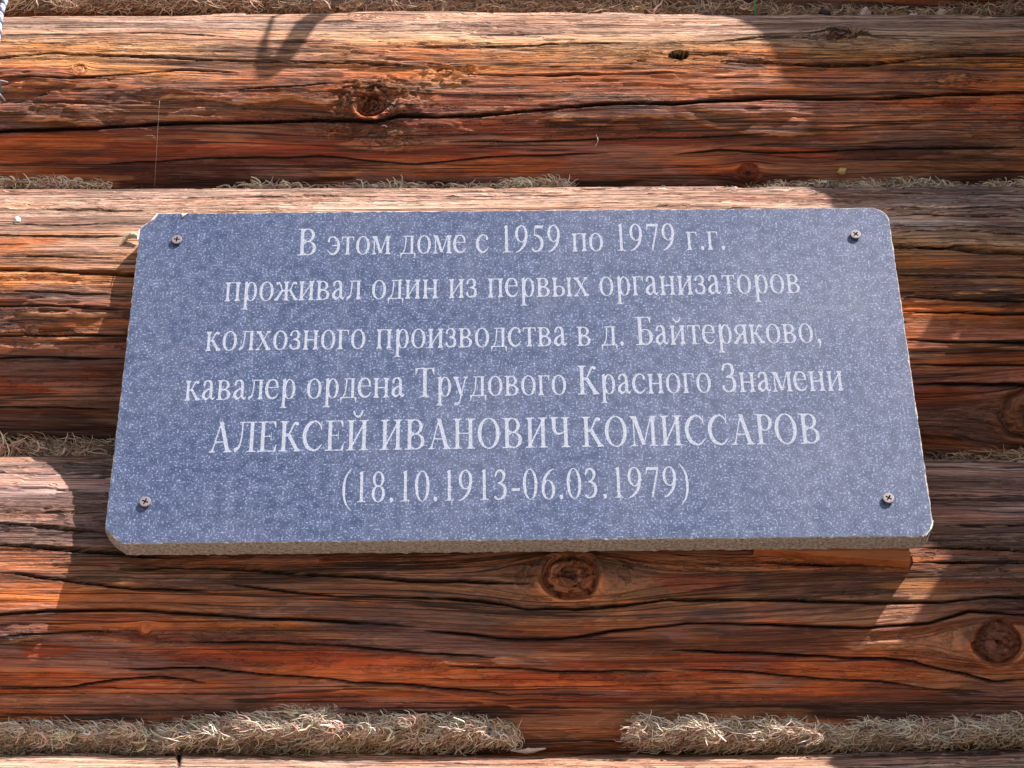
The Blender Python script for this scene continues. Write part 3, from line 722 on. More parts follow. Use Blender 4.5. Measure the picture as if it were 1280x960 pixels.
# ---- lettering: serif capitals and lower case drawn as strokes
class G:
    def __init__(s, w): s.w = w; s.p = []
    def rect(s, a, b, c, d): s.p.append(lambda x, y: np.minimum(np.minimum(x - a, c - x), np.minimum(y - b, d - y))); return s
    def poly(s, pts):
        P = np.array(pts, float)
        ar = sum(P[i][0] * P[(i + 1) % len(P)][1] - P[(i + 1) % len(P)][0] * P[i][1] for i in range(len(P)))
        if ar < 0: P = P[::-1]
        def f(x, y):
            r = np.full(x.shape, 1e9)
            for i in range(len(P)):
                a = P[i]; b = P[(i + 1) % len(P)]; d = b - a; l = np.hypot(*d) + 1e-9
                r = np.minimum(r, (d[0] * (y - a[1]) - d[1] * (x - a[0])) / l)
            return r
        s.p.append(f); return s
    def diag(s, x0, y0, x1, y1, w):
        return s.poly([(x0 - w / 2, y0), (x0 + w / 2, y0), (x1 + w / 2, y1), (x1 - w / 2, y1)])
    def ring(s, cx, cy, rx, ry, tx, ty, xmin=None, xmax=None):
        def f(x, y):
            o = (1 - np.hypot((x - cx) / rx, (y - cy) / ry)) * min(rx, ry)
            i = (np.hypot((x - cx) / (rx - tx), (y - cy) / (ry - ty)) - 1) * min(rx - tx, ry - ty)
            r = np.minimum(o, i)
            if xmin is not None: r = np.minimum(r, x - xmin)
            if xmax is not None: r = np.minimum(r, xmax - x)
            return r
        s.p.append(f); return s
    def cur(s, pts):
        P = np.array(pts, float); Q = []
        E = np.vstack([2 * P[0] - P[1], P, 2 * P[-1] - P[-2]])
        for i in range(1, len(E) - 2):
            for t in np.linspace(0, 1, 6, endpoint=False):
                a, b, c, d = E[i - 1], E[i], E[i + 1], E[i + 2]
                Q.append(.5 * ((2 * b) + (-a + c) * t + (2 * a - 5 * b + 4 * c - d) * t * t + (-a + 3 * b - 3 * c + d) * t ** 3))
        Q.append(P[-1]); Q = np.array(Q)
        def f(x, y):
            r = np.full(x.shape, -1e9)
            for a, b in zip(Q[:-1], Q[1:]):
                d = b[:2] - a[:2]; q = (d * d).sum() + 1e-9
                t = np.clip(((x - a[0]) * d[0] + (y - a[1]) * d[1]) / q, 0, 1)
                r = np.maximum(r, (a[2] + (b[2] - a[2]) * t) / 2 - np.hypot(x - a[0] - t * d[0], y - a[1] - t * d[1]))
            return r
        s.p.append(f); return s
    def foot(s, x, w, y=0, sw=9, up=True):
        h = 2.7
        if up: s.rect(x - w / 2, y, x + w / 2, y + h).poly([(x - sw / 2 - 3, y + 2.2), (x + sw / 2 + 3, y + 2.2), (x + sw / 2, y + 6.5), (x - sw / 2, y + 6.5)])
        else: s.rect(x - w / 2, y - h, x + w / 2, y).poly([(x - sw / 2 - 3, y - 2.2), (x + sw / 2 + 3, y - 2.2), (x + sw / 2, y - 6.5), (x - sw / 2, y - 6.5)])
        return s
    def stem(s, x, y0=0, y1=45, w=8.8, b=17, t=17):
        s.rect(x - w / 2, y0, x + w / 2, y1)
        if b: s.foot(x, b, y0, w, True)
        if t: s.foot(x, t, y1, w, False)
        return s
    def field(s, x, y):
        r = np.full(x.shape, -1e9)
        for f in s.p: r = np.maximum(r, f(x, y))
        return r
    def add(s, g, fx=lambda x: x, fy=lambda y: y):
        s.p.append(lambda x, y: g.field(fx(x), fy(y))); return s
BT = 2.9
GL = {}
def cst(x): return dict(w=11, b=26, t=26)
def g_c():
    return G(44).cur([(37, 35, 7.5), (35, 41, 4.5), (28, 44, 3.2), (19, 43, 5.2), (9.5, 34, 8.2), (6.3, 22.5, 9), (9.5, 11, 8.4), (19, 2.8, 6.2), (28, 2.8, 4.6), (36, 8, 3.4), (40, 13, 2.2)])
GL['с'] = g_c()
GL['э'] = G(43).add(GL['с'], fx=lambda x: 43 - x).rect(15, 21.4, 37, 24.6)
GL['п'] = G(53).stem(12).stem(41).rect(4, 42.2, 49, 45)
GL['и'] = G(53).stem(12, b=16, t=16).stem(41, b=16, t=16).diag(14, 8, 39, 38, 4.6)
GL['й'] = G(53).add(GL['и']).cur([(17, 61, 5.5), (20, 55.5, 4), (26.5, 53, 4.6), (33, 55.5, 4), (36, 61, 5.5)])
GL['н'] = G(53).stem(12).stem(41).rect(12, 21, 41, 24.2)
GL['т'] = G(44).stem(22, t=0).rect(3, 42, 41, 45).poly([(2.5, 45), (2.5, 33.5), (4.5, 33.5), (8, 43)]).poly([(41.5, 45), (41.5, 33.5), (39.5, 33.5), (36, 43)])
GL['г'] = G(39).stem(11.5, t=0).rect(3, 42, 36, 45).poly([(36.5, 45), (36.5, 32.5), (34.5, 32.5), (31, 43)])
GL['о'] = G(50).ring(25, 22.5, 21.5, 23.3, 8.8, 3)
GL['е'] = G(44).cur([(37.5, 27.5, 5), (36.5, 35, 7), (31, 42, 5.2), (23, 44.3, 3.2), (13, 41, 6.2), (7, 30, 8.5), (6.3, 21, 9), (9.3, 11, 8.4), (17, 4, 6.7), (26, 2.5, 5), (34, 5.5, 4), (40, 12.5, 2.6)]).rect(8, 25.4, 40.5, 28.2)
GL['р'] = G(50).rect(9, -19, 17.6, 43).foot(13.3, 21, -20, 8.8).ring(28.5, 22.4, 18, 23, 8.6, 3.2, xmin=15).poly([(2.5, 38.5), (2.5, 40.8), (14, 46), (17.6, 46), (17.6, 36), (10, 40)])
GL['а'] = G(44).cur([(9, 35, 7.5), (11, 41, 5), (18, 44, 3.6), (26, 41.5, 6.7), (29.5, 34, 8.7), (29.5, 12, 8.7), (31.5, 5, 6), (36, 3.2, 4.6), (41.5, 7, 2.2)]).cur([(29, 27.5, 3.2), (20, 24, 4.4), (11, 17.5, 7), (8, 10.5, 8.8), (12, 4.5, 7), (19, 3.4, 5), (29, 10, 3)])
GL['в'] = G(47).rect(7, 0, 15.8, 45).ring(22, 33.8, 16.5, 11.3, 8.4, 2.8, xmin=12).ring(24, 12.3, 19, 12.3, 9, 2.8, xmin=12).rect(2, 0, 24, BT).rect(2, 45 - BT, 22, 45)
GL['л'] = G(50).stem(39, t=0).rect(12, 42.2, 47, 45).cur([(19, 43, 4), (18, 25, 4.2), (14, 9, 5), (6.5, 3.8, 7.2)])
GL['д'] = G(50).rect(33, 1, 41.6, 45).rect(12, 42.2, 45, 45).cur([(19, 43, 4), (18, 27, 4.2), (15, 12, 4.4), (9, 1.5, 4)]).rect(2, 0, 48, 3.2).poly([(1.5, 3), (1.5, -11), (3.8, -11), (8, 3)]).poly([(48.5, 3), (48.5, -11), (46.2, -11), (42, 3)])
GL['к'] = G(49).stem(11.5).cur([(14, 22.5, 3.2), (21, 25, 3.6), (28, 36, 4.2), (33, 41.5, 5), (39, 40.5, 7)]).diag(41, 1, 21, 26, 9.5).foot(41, 15, 0, 9)
half = G(34).cur([(34, 22.5, 3.2), (46, 25, 3.6), (52, 36, 4.2), (57, 41.5, 5), (63, 40.5, 7)]).diag(64, 1, 45, 26, 9).foot(64, 13, 0, 8)
GL['ж'] = G(69).stem(34.5).add(half).add(half, fx=lambda x: 69 - x)
GL['з'] = G(39).cur([(6.5, 35.5, 6.8), (9.5, 41.5, 3.8), (18, 44, 3.2), (26.5, 41, 7), (28.5, 34, 8.2), (25, 27, 5.6), (14, 24, 3)]).cur([(14, 24, 3), (26, 22, 5.8), (30.5, 13, 8.8), (27, 5, 7), (17, 2.4, 3.8), (8.5, 4.4, 4.6), (5.5, 10, 7)])
GL['ы'] = G(66).stem(11.5).ring(24, 13, 18, 13, 8.6, 2.8, xmin=12).stem(54)
GL['х'] = G(50).diag(40, 1, 10, 44, 10.5).diag(9, 1, 39, 44, 4).foot(9, 14, 0, 4).foot(39.5, 17, 0, 10).foot(10.5, 17, 45, 10, False).foot(39, 14, 45, 4, False)
GL['я'] = G(46).stem(35).ring(22, 32.7, 17, 12.3, 8.4, 2.8, xmax=35).rect(20, 20.4, 35, 23.2).diag(7, 1, 23, 22, 9).foot(7, 12, 0, 8)
GL['у'] = G(50).diag(26.5, 2, 10, 44, 10).cur([(39, 43, 3.6), (29, 14, 3.8), (22, -8, 4.4), (16, -16, 5), (9, -16.5, 7.5)]).foot(10.5, 18, 45, 10, False).foot(39, 15, 45, 4, False)
GL['м'] = G(63).rect(8, 0, 12, 44).rect(47, 0, 56.5, 45).diag(30, 3, 12.5, 45, 9.5).diag(30, 3, 48, 45, 3.8).foot(10, 14, 0, 4).foot(52, 18, 0, 9).foot(9, 12, 45, 4, False).foot(55, 12, 45, 4, False)
# capitals and figures
def cap(x, **k): return x
W11 = dict(y1=66, w=11, b=27, t=27)
GL['В'] = G(67).rect(11.5, 0, 22.5, 66).ring(33, 49.3, 22.5, 16.7, 10.5, 3.2, xmin=18).ring(35, 17.6, 26, 17.6, 11, 3.2, xmin=18).rect(3, 0, 36, BT).rect(3, 66 - BT, 33, 66)
GL['Б'] = G(58).rect(11.5, 0, 22.5, 66).rect(3, 0, 33, BT).rect(3, 66 - BT, 49, 66).poly([(49.5, 66), (49.5, 50), (47.5, 50), (42, 64)]).ring(32, 19, 23, 19, 10.8, 3.2, xmin=18)
GL['Т'] = G(61).stem(30.5, y1=66, w=11, b=27, t=0).rect(3, 66 - BT, 58, 66).poly([(2.5, 66), (2.5, 50), (4.6, 50), (11, 64)]).poly([(58.5, 66), (58.5, 50), (56.4, 50), (50, 64)])
GL['К'] = G(67).stem(17, **W11).cur([(20, 33, 3.6), (31, 37, 4.4), (41, 53, 5), (47, 61, 5.8), (55, 60, 8)]).diag(57, 1, 29, 39, 12.5).foot(57, 20, 0, 11)
GL['З'] = G(50).add(G(50).cur([(8, 52, 7.5), (12, 61, 4.4), (23, 65, 3.6), (34, 60, 8.6), (36.5, 49, 10), (31.5, 39, 6.4), (18, 35, 3.4)]).cur([(18, 35, 3.4), (34, 32.5, 7), (39.5, 19, 10.4), (35, 7, 8.4), (22, 1.8, 4), (11, 5, 5.2), (6.5, 12.5, 8)]))
GL['А'] = G(72).diag(13, 1, 35.5, 66, 4.4).diag(58, 1, 35, 67, 12).rect(20, 21, 50, 24.2).foot(13, 20, 0, 5).foot(59, 26, 0, 12)
GL['Л'] = G(69).stem(54, y1=66, w=11, b=27, t=0).rect(17, 66 - BT, 66, 66).cur([(26, 64, 4.6), (25, 36, 4.8), (19, 13, 6), (8, 5, 9)])
GL['Е'] = G(61).rect(11.5, 0, 22.5, 66).rect(3, 66 - BT, 54, 66).rect(3, 0, 55, BT).rect(18, 32, 42, 35).poly([(54.5, 66), (54.5, 51), (52.5, 51), (46, 64)]).poly([(57.5, 16), (55.5, 16), (48, 2), (56, 0)]).rect(40, 24, 42.2, 43)
GL['С'] = G(67).cur([(58.5, 47, 2.8), (55, 56, 4), (48, 62, 4.4), (37, 64.5, 4.6), (21, 57, 9.4), (11, 42, 11.2), (10.5, 26, 11.4), (19.5, 9.5, 9.8), (36, 2, 5.4), (49, 4.2, 4.8), (60, 14, 3.2)]).rect(57.6, 44.5, 60, 66)
GL['И'] = G(72).stem(17, **W11).stem(55, **W11).diag(20, 10, 52, 56, 5.6)
GL['Й'] = G(72).add(GL['И']).cur([(24, 84, 6), (28, 76.5, 4.6), (36, 73.5, 5), (44, 76.5, 4.6), (48, 84, 6)])
GL['Н'] = G(72).stem(17, **W11).stem(55, **W11).rect(17, 32, 55, 35.2)
GL['О'] = G(72).ring(36, 33, 32.5, 34, 11.5, 3.4)
GL['Ч'] = G(66).stem(49, **W11).rect(9.5, 42, 20.5, 66).foot(15, 26, 66, 11, False).cur([(15, 44, 11), (17.5, 35, 9), (28, 29.5, 5), (48, 34, 3.4)])
GL['М'] = G(89).rect(14, 0, 18, 64).rect(66, 0, 77, 66).diag(43.5, 3, 18.5, 66, 12).diag(43.5, 3, 68, 66, 4.2).foot(16, 22, 0, 4).foot(71.5, 27, 0, 11).foot(13, 18, 66, 5, False).foot(77, 16, 66, 5, False)
GL['Р'] = G(56).stem(17, y1=66, w=11, b=27, t=0).rect(3, 66 - BT, 32, 66).ring(31, 47.5, 22.5, 18.5, 10.5, 3.2, xmin=18)
GL['0'] = G(50).ring(25, 33, 21, 34, 9, 3)
GL['1'] = G(50).rect(22.6, 0, 31.4, 67).foot(27, 25, 0, 8.8).poly([(11, 57), (11, 59.5), (28, 67.5), (31.4, 67.5), (27, 58), (21, 61)])
GL['3'] = G(50).cur([(9, 53, 4.5), (14, 61, 5.5), (22, 64.5, 5), (31.5, 59.5, 8), (33.5, 51, 8.4), (28, 41, 5), (17, 36, 3)]).cur([(20, 36.5, 4), (31.5, 32, 7), (36.5, 21, 9.2), (32, 8, 7.5), (20, 2, 4), (12, 3, 5), (8, 6, 7)])
GL['5'] = G(50).poly([(16, 66), (43, 66), (39.5, 58), (16, 58)]).diag(13, 40, 17.5, 66, 3.4).cur([(13, 42, 3), (24, 39.5, 6.5), (34, 32, 8.8), (37, 20, 9.2), (31.5, 8, 7.5), (20, 2.2, 4.6), (12, 3.2, 5), (8, 6.5, 6.8)])
GL['6'] = G(50).ring(26.5, 20.5, 19.5, 21.5, 8.8, 3.2).cur([(43, 65.5, 2.6), (30, 59.5, 5.4), (17, 45, 8), (11, 26, 8.6)])
GL['9'] = G(50).add(GL['6'], fx=lambda x: 50 - x, fy=lambda y: 66 - y)
GL['7'] = G(50).rect(8, 59, 44, 66).poly([(6, 51), (8.2, 50.3), (12, 60), (9, 66)]).diag(22, 0, 41, 62, 6)
GL['8'] = G(50).ring(25, 49.5, 16.5, 17.5, 7.8, 3.2).ring(25, 18, 19, 19, 8.8, 3.2)
GL['.'] = G(25).cur([(12.5, 4.5, 10.5), (12.6, 4.5, 10.5)])
GL[','] = G(25).cur([(12.5, 5, 10), (15, 1, 7), (13, -8, 2.6), (8, -13, 1.8)])
GL['-'] = G(33).rect(4, 18.5, 29, 25)
GL['('] = G(33).cur([(29, 73, 2.6), (14, 54, 6), (9.5, 28, 8), (14, 2, 6), (29, -17, 2.6)])
GL[')'] = G(33).add(GL['('], fx=lambda x: 33 - x)

def glyph_mesh(ch, sx, sy, name):
    g = GL[ch]; st = 1.0
    gx = np.arange(-4, g.w + 6, st); gy = np.arange(-23, 90, st)
    X, Y = np.meshgrid(gx, gy); Fd = g.field(X, Y)
    Fd = Fd + (fbm(X * .35, Y * .35, 9 + ord(ch) % 13, 2) - .5) * 1.0 - .3      # hand-blasted edges
    V, F, idx = [], [], {}
    def vid(key, p):
        if key not in idx: idx[key] = len(V); V.append(p)
        return idx[key]
    ny, nx = Fd.shape
    ins = Fd > 0
    bnd = []
    for j in range(ny - 1):
        i = 0
        while i < nx - 1:
            c = ((i, j), (i + 1, j), (i + 1, j + 1), (i, j + 1))
            s4 = [ins[q[1], q[0]] for q in c]
            if not any(s4): i += 1; continue
            if all(s4):
                i0 = i
                while i < nx - 1 and ins[j, i] and ins[j, i + 1] and ins[j + 1, i] and ins[j + 1, i + 1]: i += 1
                F.append([vid((i0, j), (gx[i0], gy[j])), vid((i, j), (gx[i], gy[j])), vid((i, j + 1), (gx[i], gy[j + 1])), vid((i0, j + 1), (gx[i0], gy[j + 1]))])
                continue
            poly = []; marks = []
            for q in range(4):
                a, b = c[q], c[(q + 1) % 4]
                if s4[q]: poly.append(vid(a, (gx[a[0]], gy[a[1]]))); marks.append(0)
                if s4[q] != s4[(q + 1) % 4]:
                    fa, fb = Fd[a[1], a[0]], Fd[b[1], b[0]]; t = fa / (fa - fb)
                    key = ('e',) + tuple(sorted((a, b)))
                    poly.append(vid(key, (gx[a[0]] + (gx[b[0]] - gx[a[0]]) * t, gy[a[1]] + (gy[b[1]] - gy[a[1]]) * t))); marks.append(1)
            if len(poly) >= 3:
                F.append(poly)
                n = len(poly)
                for q in range(n):
                    if marks[q] and marks[(q + 1) % n]: bnd.append((poly[q], poly[(q + 1) % n]))
            i += 1
    n = len(V)
    VV = [(x * sx, -.00012, y * sy) for x, y in V] + [(x * sx, .0001, y * sy) for x, y in V]
    FF = [tuple(f) for f in F] + [(a, a + n, b + n, b) for a, b in bnd]
    me = bpy.data.meshes.new(name); me.from_pydata(VV, [], FF); me.update()
    me.materials.append(LETTER)
    return me

# text, left end (px, baseline py), right end, cap top py above left end reference, small gap after word
LINES = [
 ("В этом доме с 1959 по 1979 г.г.", (372, 319.5), (908, 312), 33.5),
 ("проживал один из первых организаторов", (281, 377), (1001, 366.5), 35),
 ("колхозного производства в д. Байтеряково,", (257, 439), (1028, 428.5), 35.5),
 ("кавалер ордена Трудового Красного Знамени", (231, 501), (1055, 488.5), 36.5),
 ("АЛЕКСЕЙ ИВАНОВИЧ КОМИССАРОВ", (261, 566), (1027, 554.5), 38),
 ("(18.10.1913-06.03.1979)", (427, 628.5), (863, 621), 38),
]
ordn = ["topmost line of engraved lettering", "second line of engraved lettering", "third line of engraved lettering", "fourth line of engraved lettering",
        "fifth line of engraved lettering, all capitals", "bottom line of engraved lettering, dates in brackets"]
for li, (txt, p0, p1, caph) in enumerate(LINES):
    a = np.array(plq(*p0)); b = np.array(plq(*p1)); c = np.array(plq(p0[0], p0[1] - caph))
    d = b - a; ln = float(np.hypot(*d)); ang = math.atan2(d[1], d[0]); hcap = float(np.hypot(*(c - a)))
    total = sum((GL[ch].w if ch != ' ' else 26) for ch in txt)
    total -= 8
    sx = ln / total; sy = hcap / 66.0
    par = empty("inscription_line", (a[0], 0, a[1]), plaque); par.rotation_euler = (0, -ang, 0)
    par['label'] = ordn[li]
    cache = {}; cur = -4.5
    for ch in txt:
        if ch == ' ': cur += 26; continue
        if ch not in cache: cache[ch] = glyph_mesh(ch, sx, sy, "letter")
        nm = "numeral" if ch.isdigit() else ("letter" if ch.isalpha() else "punctuation_mark")
        link(nm, cache[ch], None, par, (cur * sx, 0, 0)); cur += GL[ch].w

# ---- white crust on the upper left corner of the plaque
def crust(path, name, w0):
    """uneven lump drawn along plaque-edge points (x, z) in plaque space"""
    bm = bmesh.new(); g = np.random.default_rng(3); prev = None
    P = np.array(path); t = np.linspace(0, 1, 26); q = np.linspace(0, 1, len(P))
    xs = np.interp(t, q, P[:, 0]); zs = np.interp(t, q, P[:, 1]); ws = np.interp(t, q, P[:, 2])
    for i in range(26):
        r = []
        for s in range(8):
            a = 2 * math.pi * s / 8; rr = ws[i] * (.8 + .4 * g.random())
            r.append(bm.verts.new((xs[i] + rr * math.cos(a), .0009 + rr * .55 * math.sin(a) - .0012, zs[i] + rr * .8 * math.cos(a))))
        if prev:
            for s in range(8): bm.faces.new((prev[s], prev[(s + 1) % 8], r[(s + 1) % 8], r[s]))
        prev = r
    bmesh.ops.recalc_face_normals(bm, faces=bm.faces)
    return link(name, from_bm(name, bm, True), WHITE, plaque)
x1, z1 = plq(197, 267); x2, z2 = plq(190, 276); x3, z3 = plq(180, 283); x4, z4 = plq(174, 288); x5, z5 = plq(172, 300)
crust([(x1, z1, .0006), (x2, z2, .0013), (x3, z3, .0009), (x4, z4, .0007), (x5, z5, .0006)], "lime_crust", .001)
x1, z1 = plq(227, 267.5); x2, z2 = plq(232, 270); x3, z3 = plq(235, 268)
crust([(x1, z1, .0006), (x2, z2, .0026), (x3, z3, .0012)], "lime_crust", .001)
x1, z1 = plq(1166, 651); x2, z2 = plq(1163, 662); x3, z3 = plq(1157, 670)
crust([(x1, z1, .0005), (x2, z2, .0012), (x3, z3, .0008)], "lime_crust", .001)

# ---- thin wooden packing wedge between the plaque's lower right and the log
OW = NT("fresh_orange_wood"); _oc = OW.n("ShaderNodeTexCoord").outputs["Object"]
_n = OW.noise(OW.vmul(_oc, (18, 200, 500)), detail=4, rough=.65)
OW.l(OW.mix(OW.rng(_n, .35, .65), (.30, .085, .03, 1), (.56, .185, .06, 1)), OW.b.inputs["Base Color"]); OW.b.inputs["Roughness"].default_value = .6
OW.l(OW.bump(_n, .0006, 1.0), OW.b.inputs["Normal"])
wa_, wb_ = plane_pt(np.array(944.), np.array(690.), PT + .001), plane_pt(np.array(1139.), np.array(706.5), PT + .001)
bm = bmesh.new(); gg = np.random.default_rng(2); prev = None
for i in range(41):
    t = i / 40; x = wa_[0] + (wb_[0] - wa_[0]) * t
    zb = .0025 + .0015 * (1 - t) + wa_[2] + (wb_[2] - wa_[2]) * t ** .8 + .0004 * math.sin(t * 9) + gg.normal(0, .00015)
    r_ = [bm.verts.new(q) for q in ((x, PT + .0006, zb + .03), (x, PT + .0006, zb + .0004), (x, PT + .0014, zb), (x, .034, zb + gg.normal(0, .0002)), (x, .034, zb + .03))]
    if prev:
        for a in range(5): bm.faces.new((prev[a], prev[(a + 1) % 5], r_[(a + 1) % 5], r_[a]))
    else: bm.faces.new(r_)
    prev = r_
bm.faces.new(prev[::-1]); bmesh.ops.recalc_face_normals(bm, faces=bm.faces)
tag(link("packing_wedge", from_bm("packing_wedge", bm), OW.m), "thin orange wooden packing wedge under the plaque's lower right edge", "wedge")

# ------------------------------------------------------------------ small things on the wall
def tube_obj(name, pts, radii, mat, sides=8, sub=6, parent=None, jit=0.0, seed=0):
    P = np.array(pts, float); R_ = np.array(radii, float)
    E = np.vstack([2 * P[0] - P[1], P, 2 * P[-1] - P[-2]]); Q = []; RR = []
    for i in range(1, len(E) - 2):
        for t in np.linspace(0, 1, sub, endpoint=False):
            a, b, c, d = E[i - 1], E[i], E[i + 1], E[i + 2]
            Q.append(.5 * ((2 * b) + (-a + c) * t + (2 * a - 5 * b + 4 * c - d) * t * t + (-a + 3 * b - 3 * c + d) * t ** 3)); RR.append(R_[i - 1] * (1 - t) + R_[i] * t)
    Q.append(P[-1]); RR.append(R_[-1]); Q = np.array(Q); RR = np.array(RR)
    T = np.gradient(Q, axis=0); T /= np.linalg.norm(T, axis=1, keepdims=True) + 1e-9
    g = np.random.default_rng(seed)
    ref = np.array([.31, .9, .3]); bm = bmesh.new(); prev = None; first = None
    for q, r, t in zip(Q, RR, T):
        u = np.cross(t, ref); u /= np.linalg.norm(u); v = np.cross(t, u)
        ring = [bm.verts.new(q + (u * math.cos(2 * math.pi * s / sides) + v * math.sin(2 * math.pi * s / sides)) * r * (1 + jit * g.normal())) for s in range(sides)]
        if prev:
            for s in range(sides): bm.faces.new((prev[s], prev[(s + 1) % sides], ring[(s + 1) % sides], ring[s]))
        else: first = ring
        prev = ring
    bm.faces.new(first); bm.faces.new(prev[::-1])
    bmesh.ops.recalc_face_normals(bm, faces=bm.faces)
    return link(name, from_bm(name, bm, True), mat, parent)

TWIG = plain("grey_weathered_twig", (.56, .43, .36), .85, 0, 260, .35, .0006)
BARK = plain("curled_bark_strip", (.24, .19, .155), .9, 0, 200, .4, .0008)
def wp(px, py, k, off): return hit_pt(k, np.array(float(px)), np.array(float(py)), off)

twigs = [([(1040, 20), (1075, 21), (1115, 20)], [.003, .004, .003], "grey twig lying along the tow at top right, under the three stubs"),
         ([(1072, 16), (1078, 10), (1083, 7)], [.004, .0062, .0058], "leftmost of the rounded twig stubs above the upper log"),
         ([(1128, 20), (1137, 16), (1143, 14)], [.004, .006, .0058], "middle rounded twig stub above the upper log"),
         ([(1150, 22), (1165, 16), (1172, 9), (1174, 5)], [.003, .004, .0042, .0038], "twig stub bent upward, right of the other stubs"),
         ([(1110, 21), (1140, 22), (1165, 21)], [.002, .0028, .002], "short twig lying flat between two stubs")]
for i, (pp, rr, lab) in enumerate(twigs):
    o = tube_obj("twig", [wp(a, b, 0, .020) for a, b in pp], rr, TWIG, jit=.12, seed=i)
    tag(o, lab, "twig", "twigs stuck in the top tow")
o = tube_obj("bark_chip", [wp(1022, 8, 0, .014), wp(1030, 12, 0, .016), wp(1036, 17, 0, .013)], [.003, .004, .001], DARK, jit=.1); tag(o, "small blackened wood chip in the tow left of the twig stubs", "wood chip")
o = tube_obj("bark_strip", [wp(-40, 946, 3, .012), wp(-5, 940, 3, .015), wp(20, 934, 3, .016), wp(36, 926, 3, .012)], [.003, .0038, .003, .001], BARK, jit=.12); tag(o, "curled grey bark strip under the tow at lower left", "bark")
o = tube_obj("root_fibre", [wp(170, 934, 3, .014), wp(190, 934, 3, .016), wp(205, 942, 3, .018), wp(218, 946, 3, .016), wp(232, 938, 3, .014)], [.0012, .0016, .0017, .0015, .0008], TWIG, jit=.12); tag(o, "pale bent splinter hanging from the bottom tow beside the crack", "splinter")
o = tube_obj("wood_splinter", [wp(640, 927, 3, .01), wp(660, 925, 3, .012), wp(682, 924, 3, .01)], [.0006, .0022, .0006], TWIG, jit=.15); tag(o, "small flat splinter at the tow end below the big knot", "splinter")
o = tube_obj("wood_splinter", [wp(148, 311, 2, .0005), wp(158, 303, 2, .004), wp(167, 300, 2, .006), wp(176, 304, 2, .006)], [.0004, .0016, .0026, .0012], plain("pale_split_wood", (.55, .43, .31), .8, 0, 200, .25, .0005), jit=.15); tag(o, "pale lifted splinter at the plaque's left edge above its shadow", "splinter")

# crumb of lime and resin drops
def lump(name, c, r, mat, seed):
    bm = bmesh.new(); bmesh.ops.create_icosphere(bm, subdivisions=2, radius=1)
    g = np.random.default_rng(seed)
    for v in bm.verts: v.co = Vector((v.co.x * r[0], v.co.y * r[1], v.co.z * r[2])) * (1 + .22 * g.normal())
    return link(name, from_bm(name, bm, True), mat, None, tuple(c))
tag(lump("lime_crumb", wp(22, 276, 2, .001), (.0026, .002, .003), WHITE, 4), "small white lime crumb on the bleached log left of the plaque", "crumb")
AMB = plain("yellow_resin", (.62, .42, .16), .35, 0, 400, .3)
tag(lump("resin_drop", wp(1052, 213, 1, .0015), (.0048, .003, .0042), AMB, 5), "yellowish resin drop low on the upper log at right", "resin drop")

# green grass blade and a spider thread
GRN = plain("green_grass_blade", (.16, .42, .20), .5)
tag(tube_obj("grass_blade", [wp(938, -30, 0, .03), wp(940, 4, 0, .026), wp(944, 23, 0, .022)], [.0009, .0009, .0004], GRN, sides=5), "thin green grass blade hanging over the top tow", "grass blade")
WEB = plain("spider_silk", (.75, .70, .62), .5)
tag(tube_obj("spider_thread", [wp(201, 128, 1, .006), wp(197, 180, 1, .003), wp(195, 228, 1, .008)], [.00008] * 3, WEB, sides=4), "fine spider thread hanging down the upper log at left", "thread")
tag(tube_obj("spider_thread", [wp(745, 168, 1, .002), wp(747, 175, 1, .006), wp(744, 183, 1, .002)], [.0003] * 3, WEB, sides=4), "tiny pale hair curled on the upper log above the plaque's middle", "thread")

# twisted wire at the left edge
wire = tag(empty("twisted_wire", tuple(wp(4, 10, 1, .03))), "blue-white twisted wire hanging at the left edge with a frayed dark end", "wire")
wo = np.array(wire.location)
WM = plain("blue_white_plastic_insulation", (.55, .62, .78), .35, 0, 600, .15); WD = plain("dark_blue_strand", (.08, .10, .2), .4, 0, 600, .2)
axis = [wp(24, -160, 1, .06), wp(17, -60, 1, .03), wp(13, 0, 1, .024), wp(7, 40, 1, .022), wp(2, 75, 1, .020), wp(-6, 100, 1, .018), wp(-4, 114, 1, .016)]
def axis_pt(t):
    t = t * (len(axis) - 1); i = min(int(t), len(axis) - 2); f = t - i
    return axis[i] * (1 - f) + axis[i + 1] * f
for s in range(3):
    pts = []
    for q in np.linspace(0, 1, 260):
        a = q * 130 + s * 2.1; pts.append(axis_pt(q) + np.array([math.cos(a), math.sin(a), .2 * math.sin(a)]) * .0016 - wo)
    tube_obj("strand", pts, [.0015] * len(pts), WM if s != 1 else WD, sides=6, sub=1, parent=wire)
tube_obj("tape_wrap", [wp(-6, 103, 1, .017) - wo, wp(1, 115, 1, .016) - wo, wp(5, 125, 1, .014) - wo], [.0032, .0044, .0032], DARK, jit=.12, parent=wire)
for a, b in (((0, 112), (14, 110)), ((0, 124), (7, 134)), ((3, 122), (11, 131))):
    tube_obj("bare_end", [wp(*a, 1, .016) - wo, wp((a[0] + b[0]) / 2, (a[1] + b[1]) / 2, 1, .017) - wo, wp(*b, 1, .012) - wo], [.0009, .0010, .0008], STEEL, sides=6, parent=wire)

# ------------------------------------------------------------------ unseen things added just outside the frame to throw the shadows
LD = np.array([1.03, -1.0, 1.46])
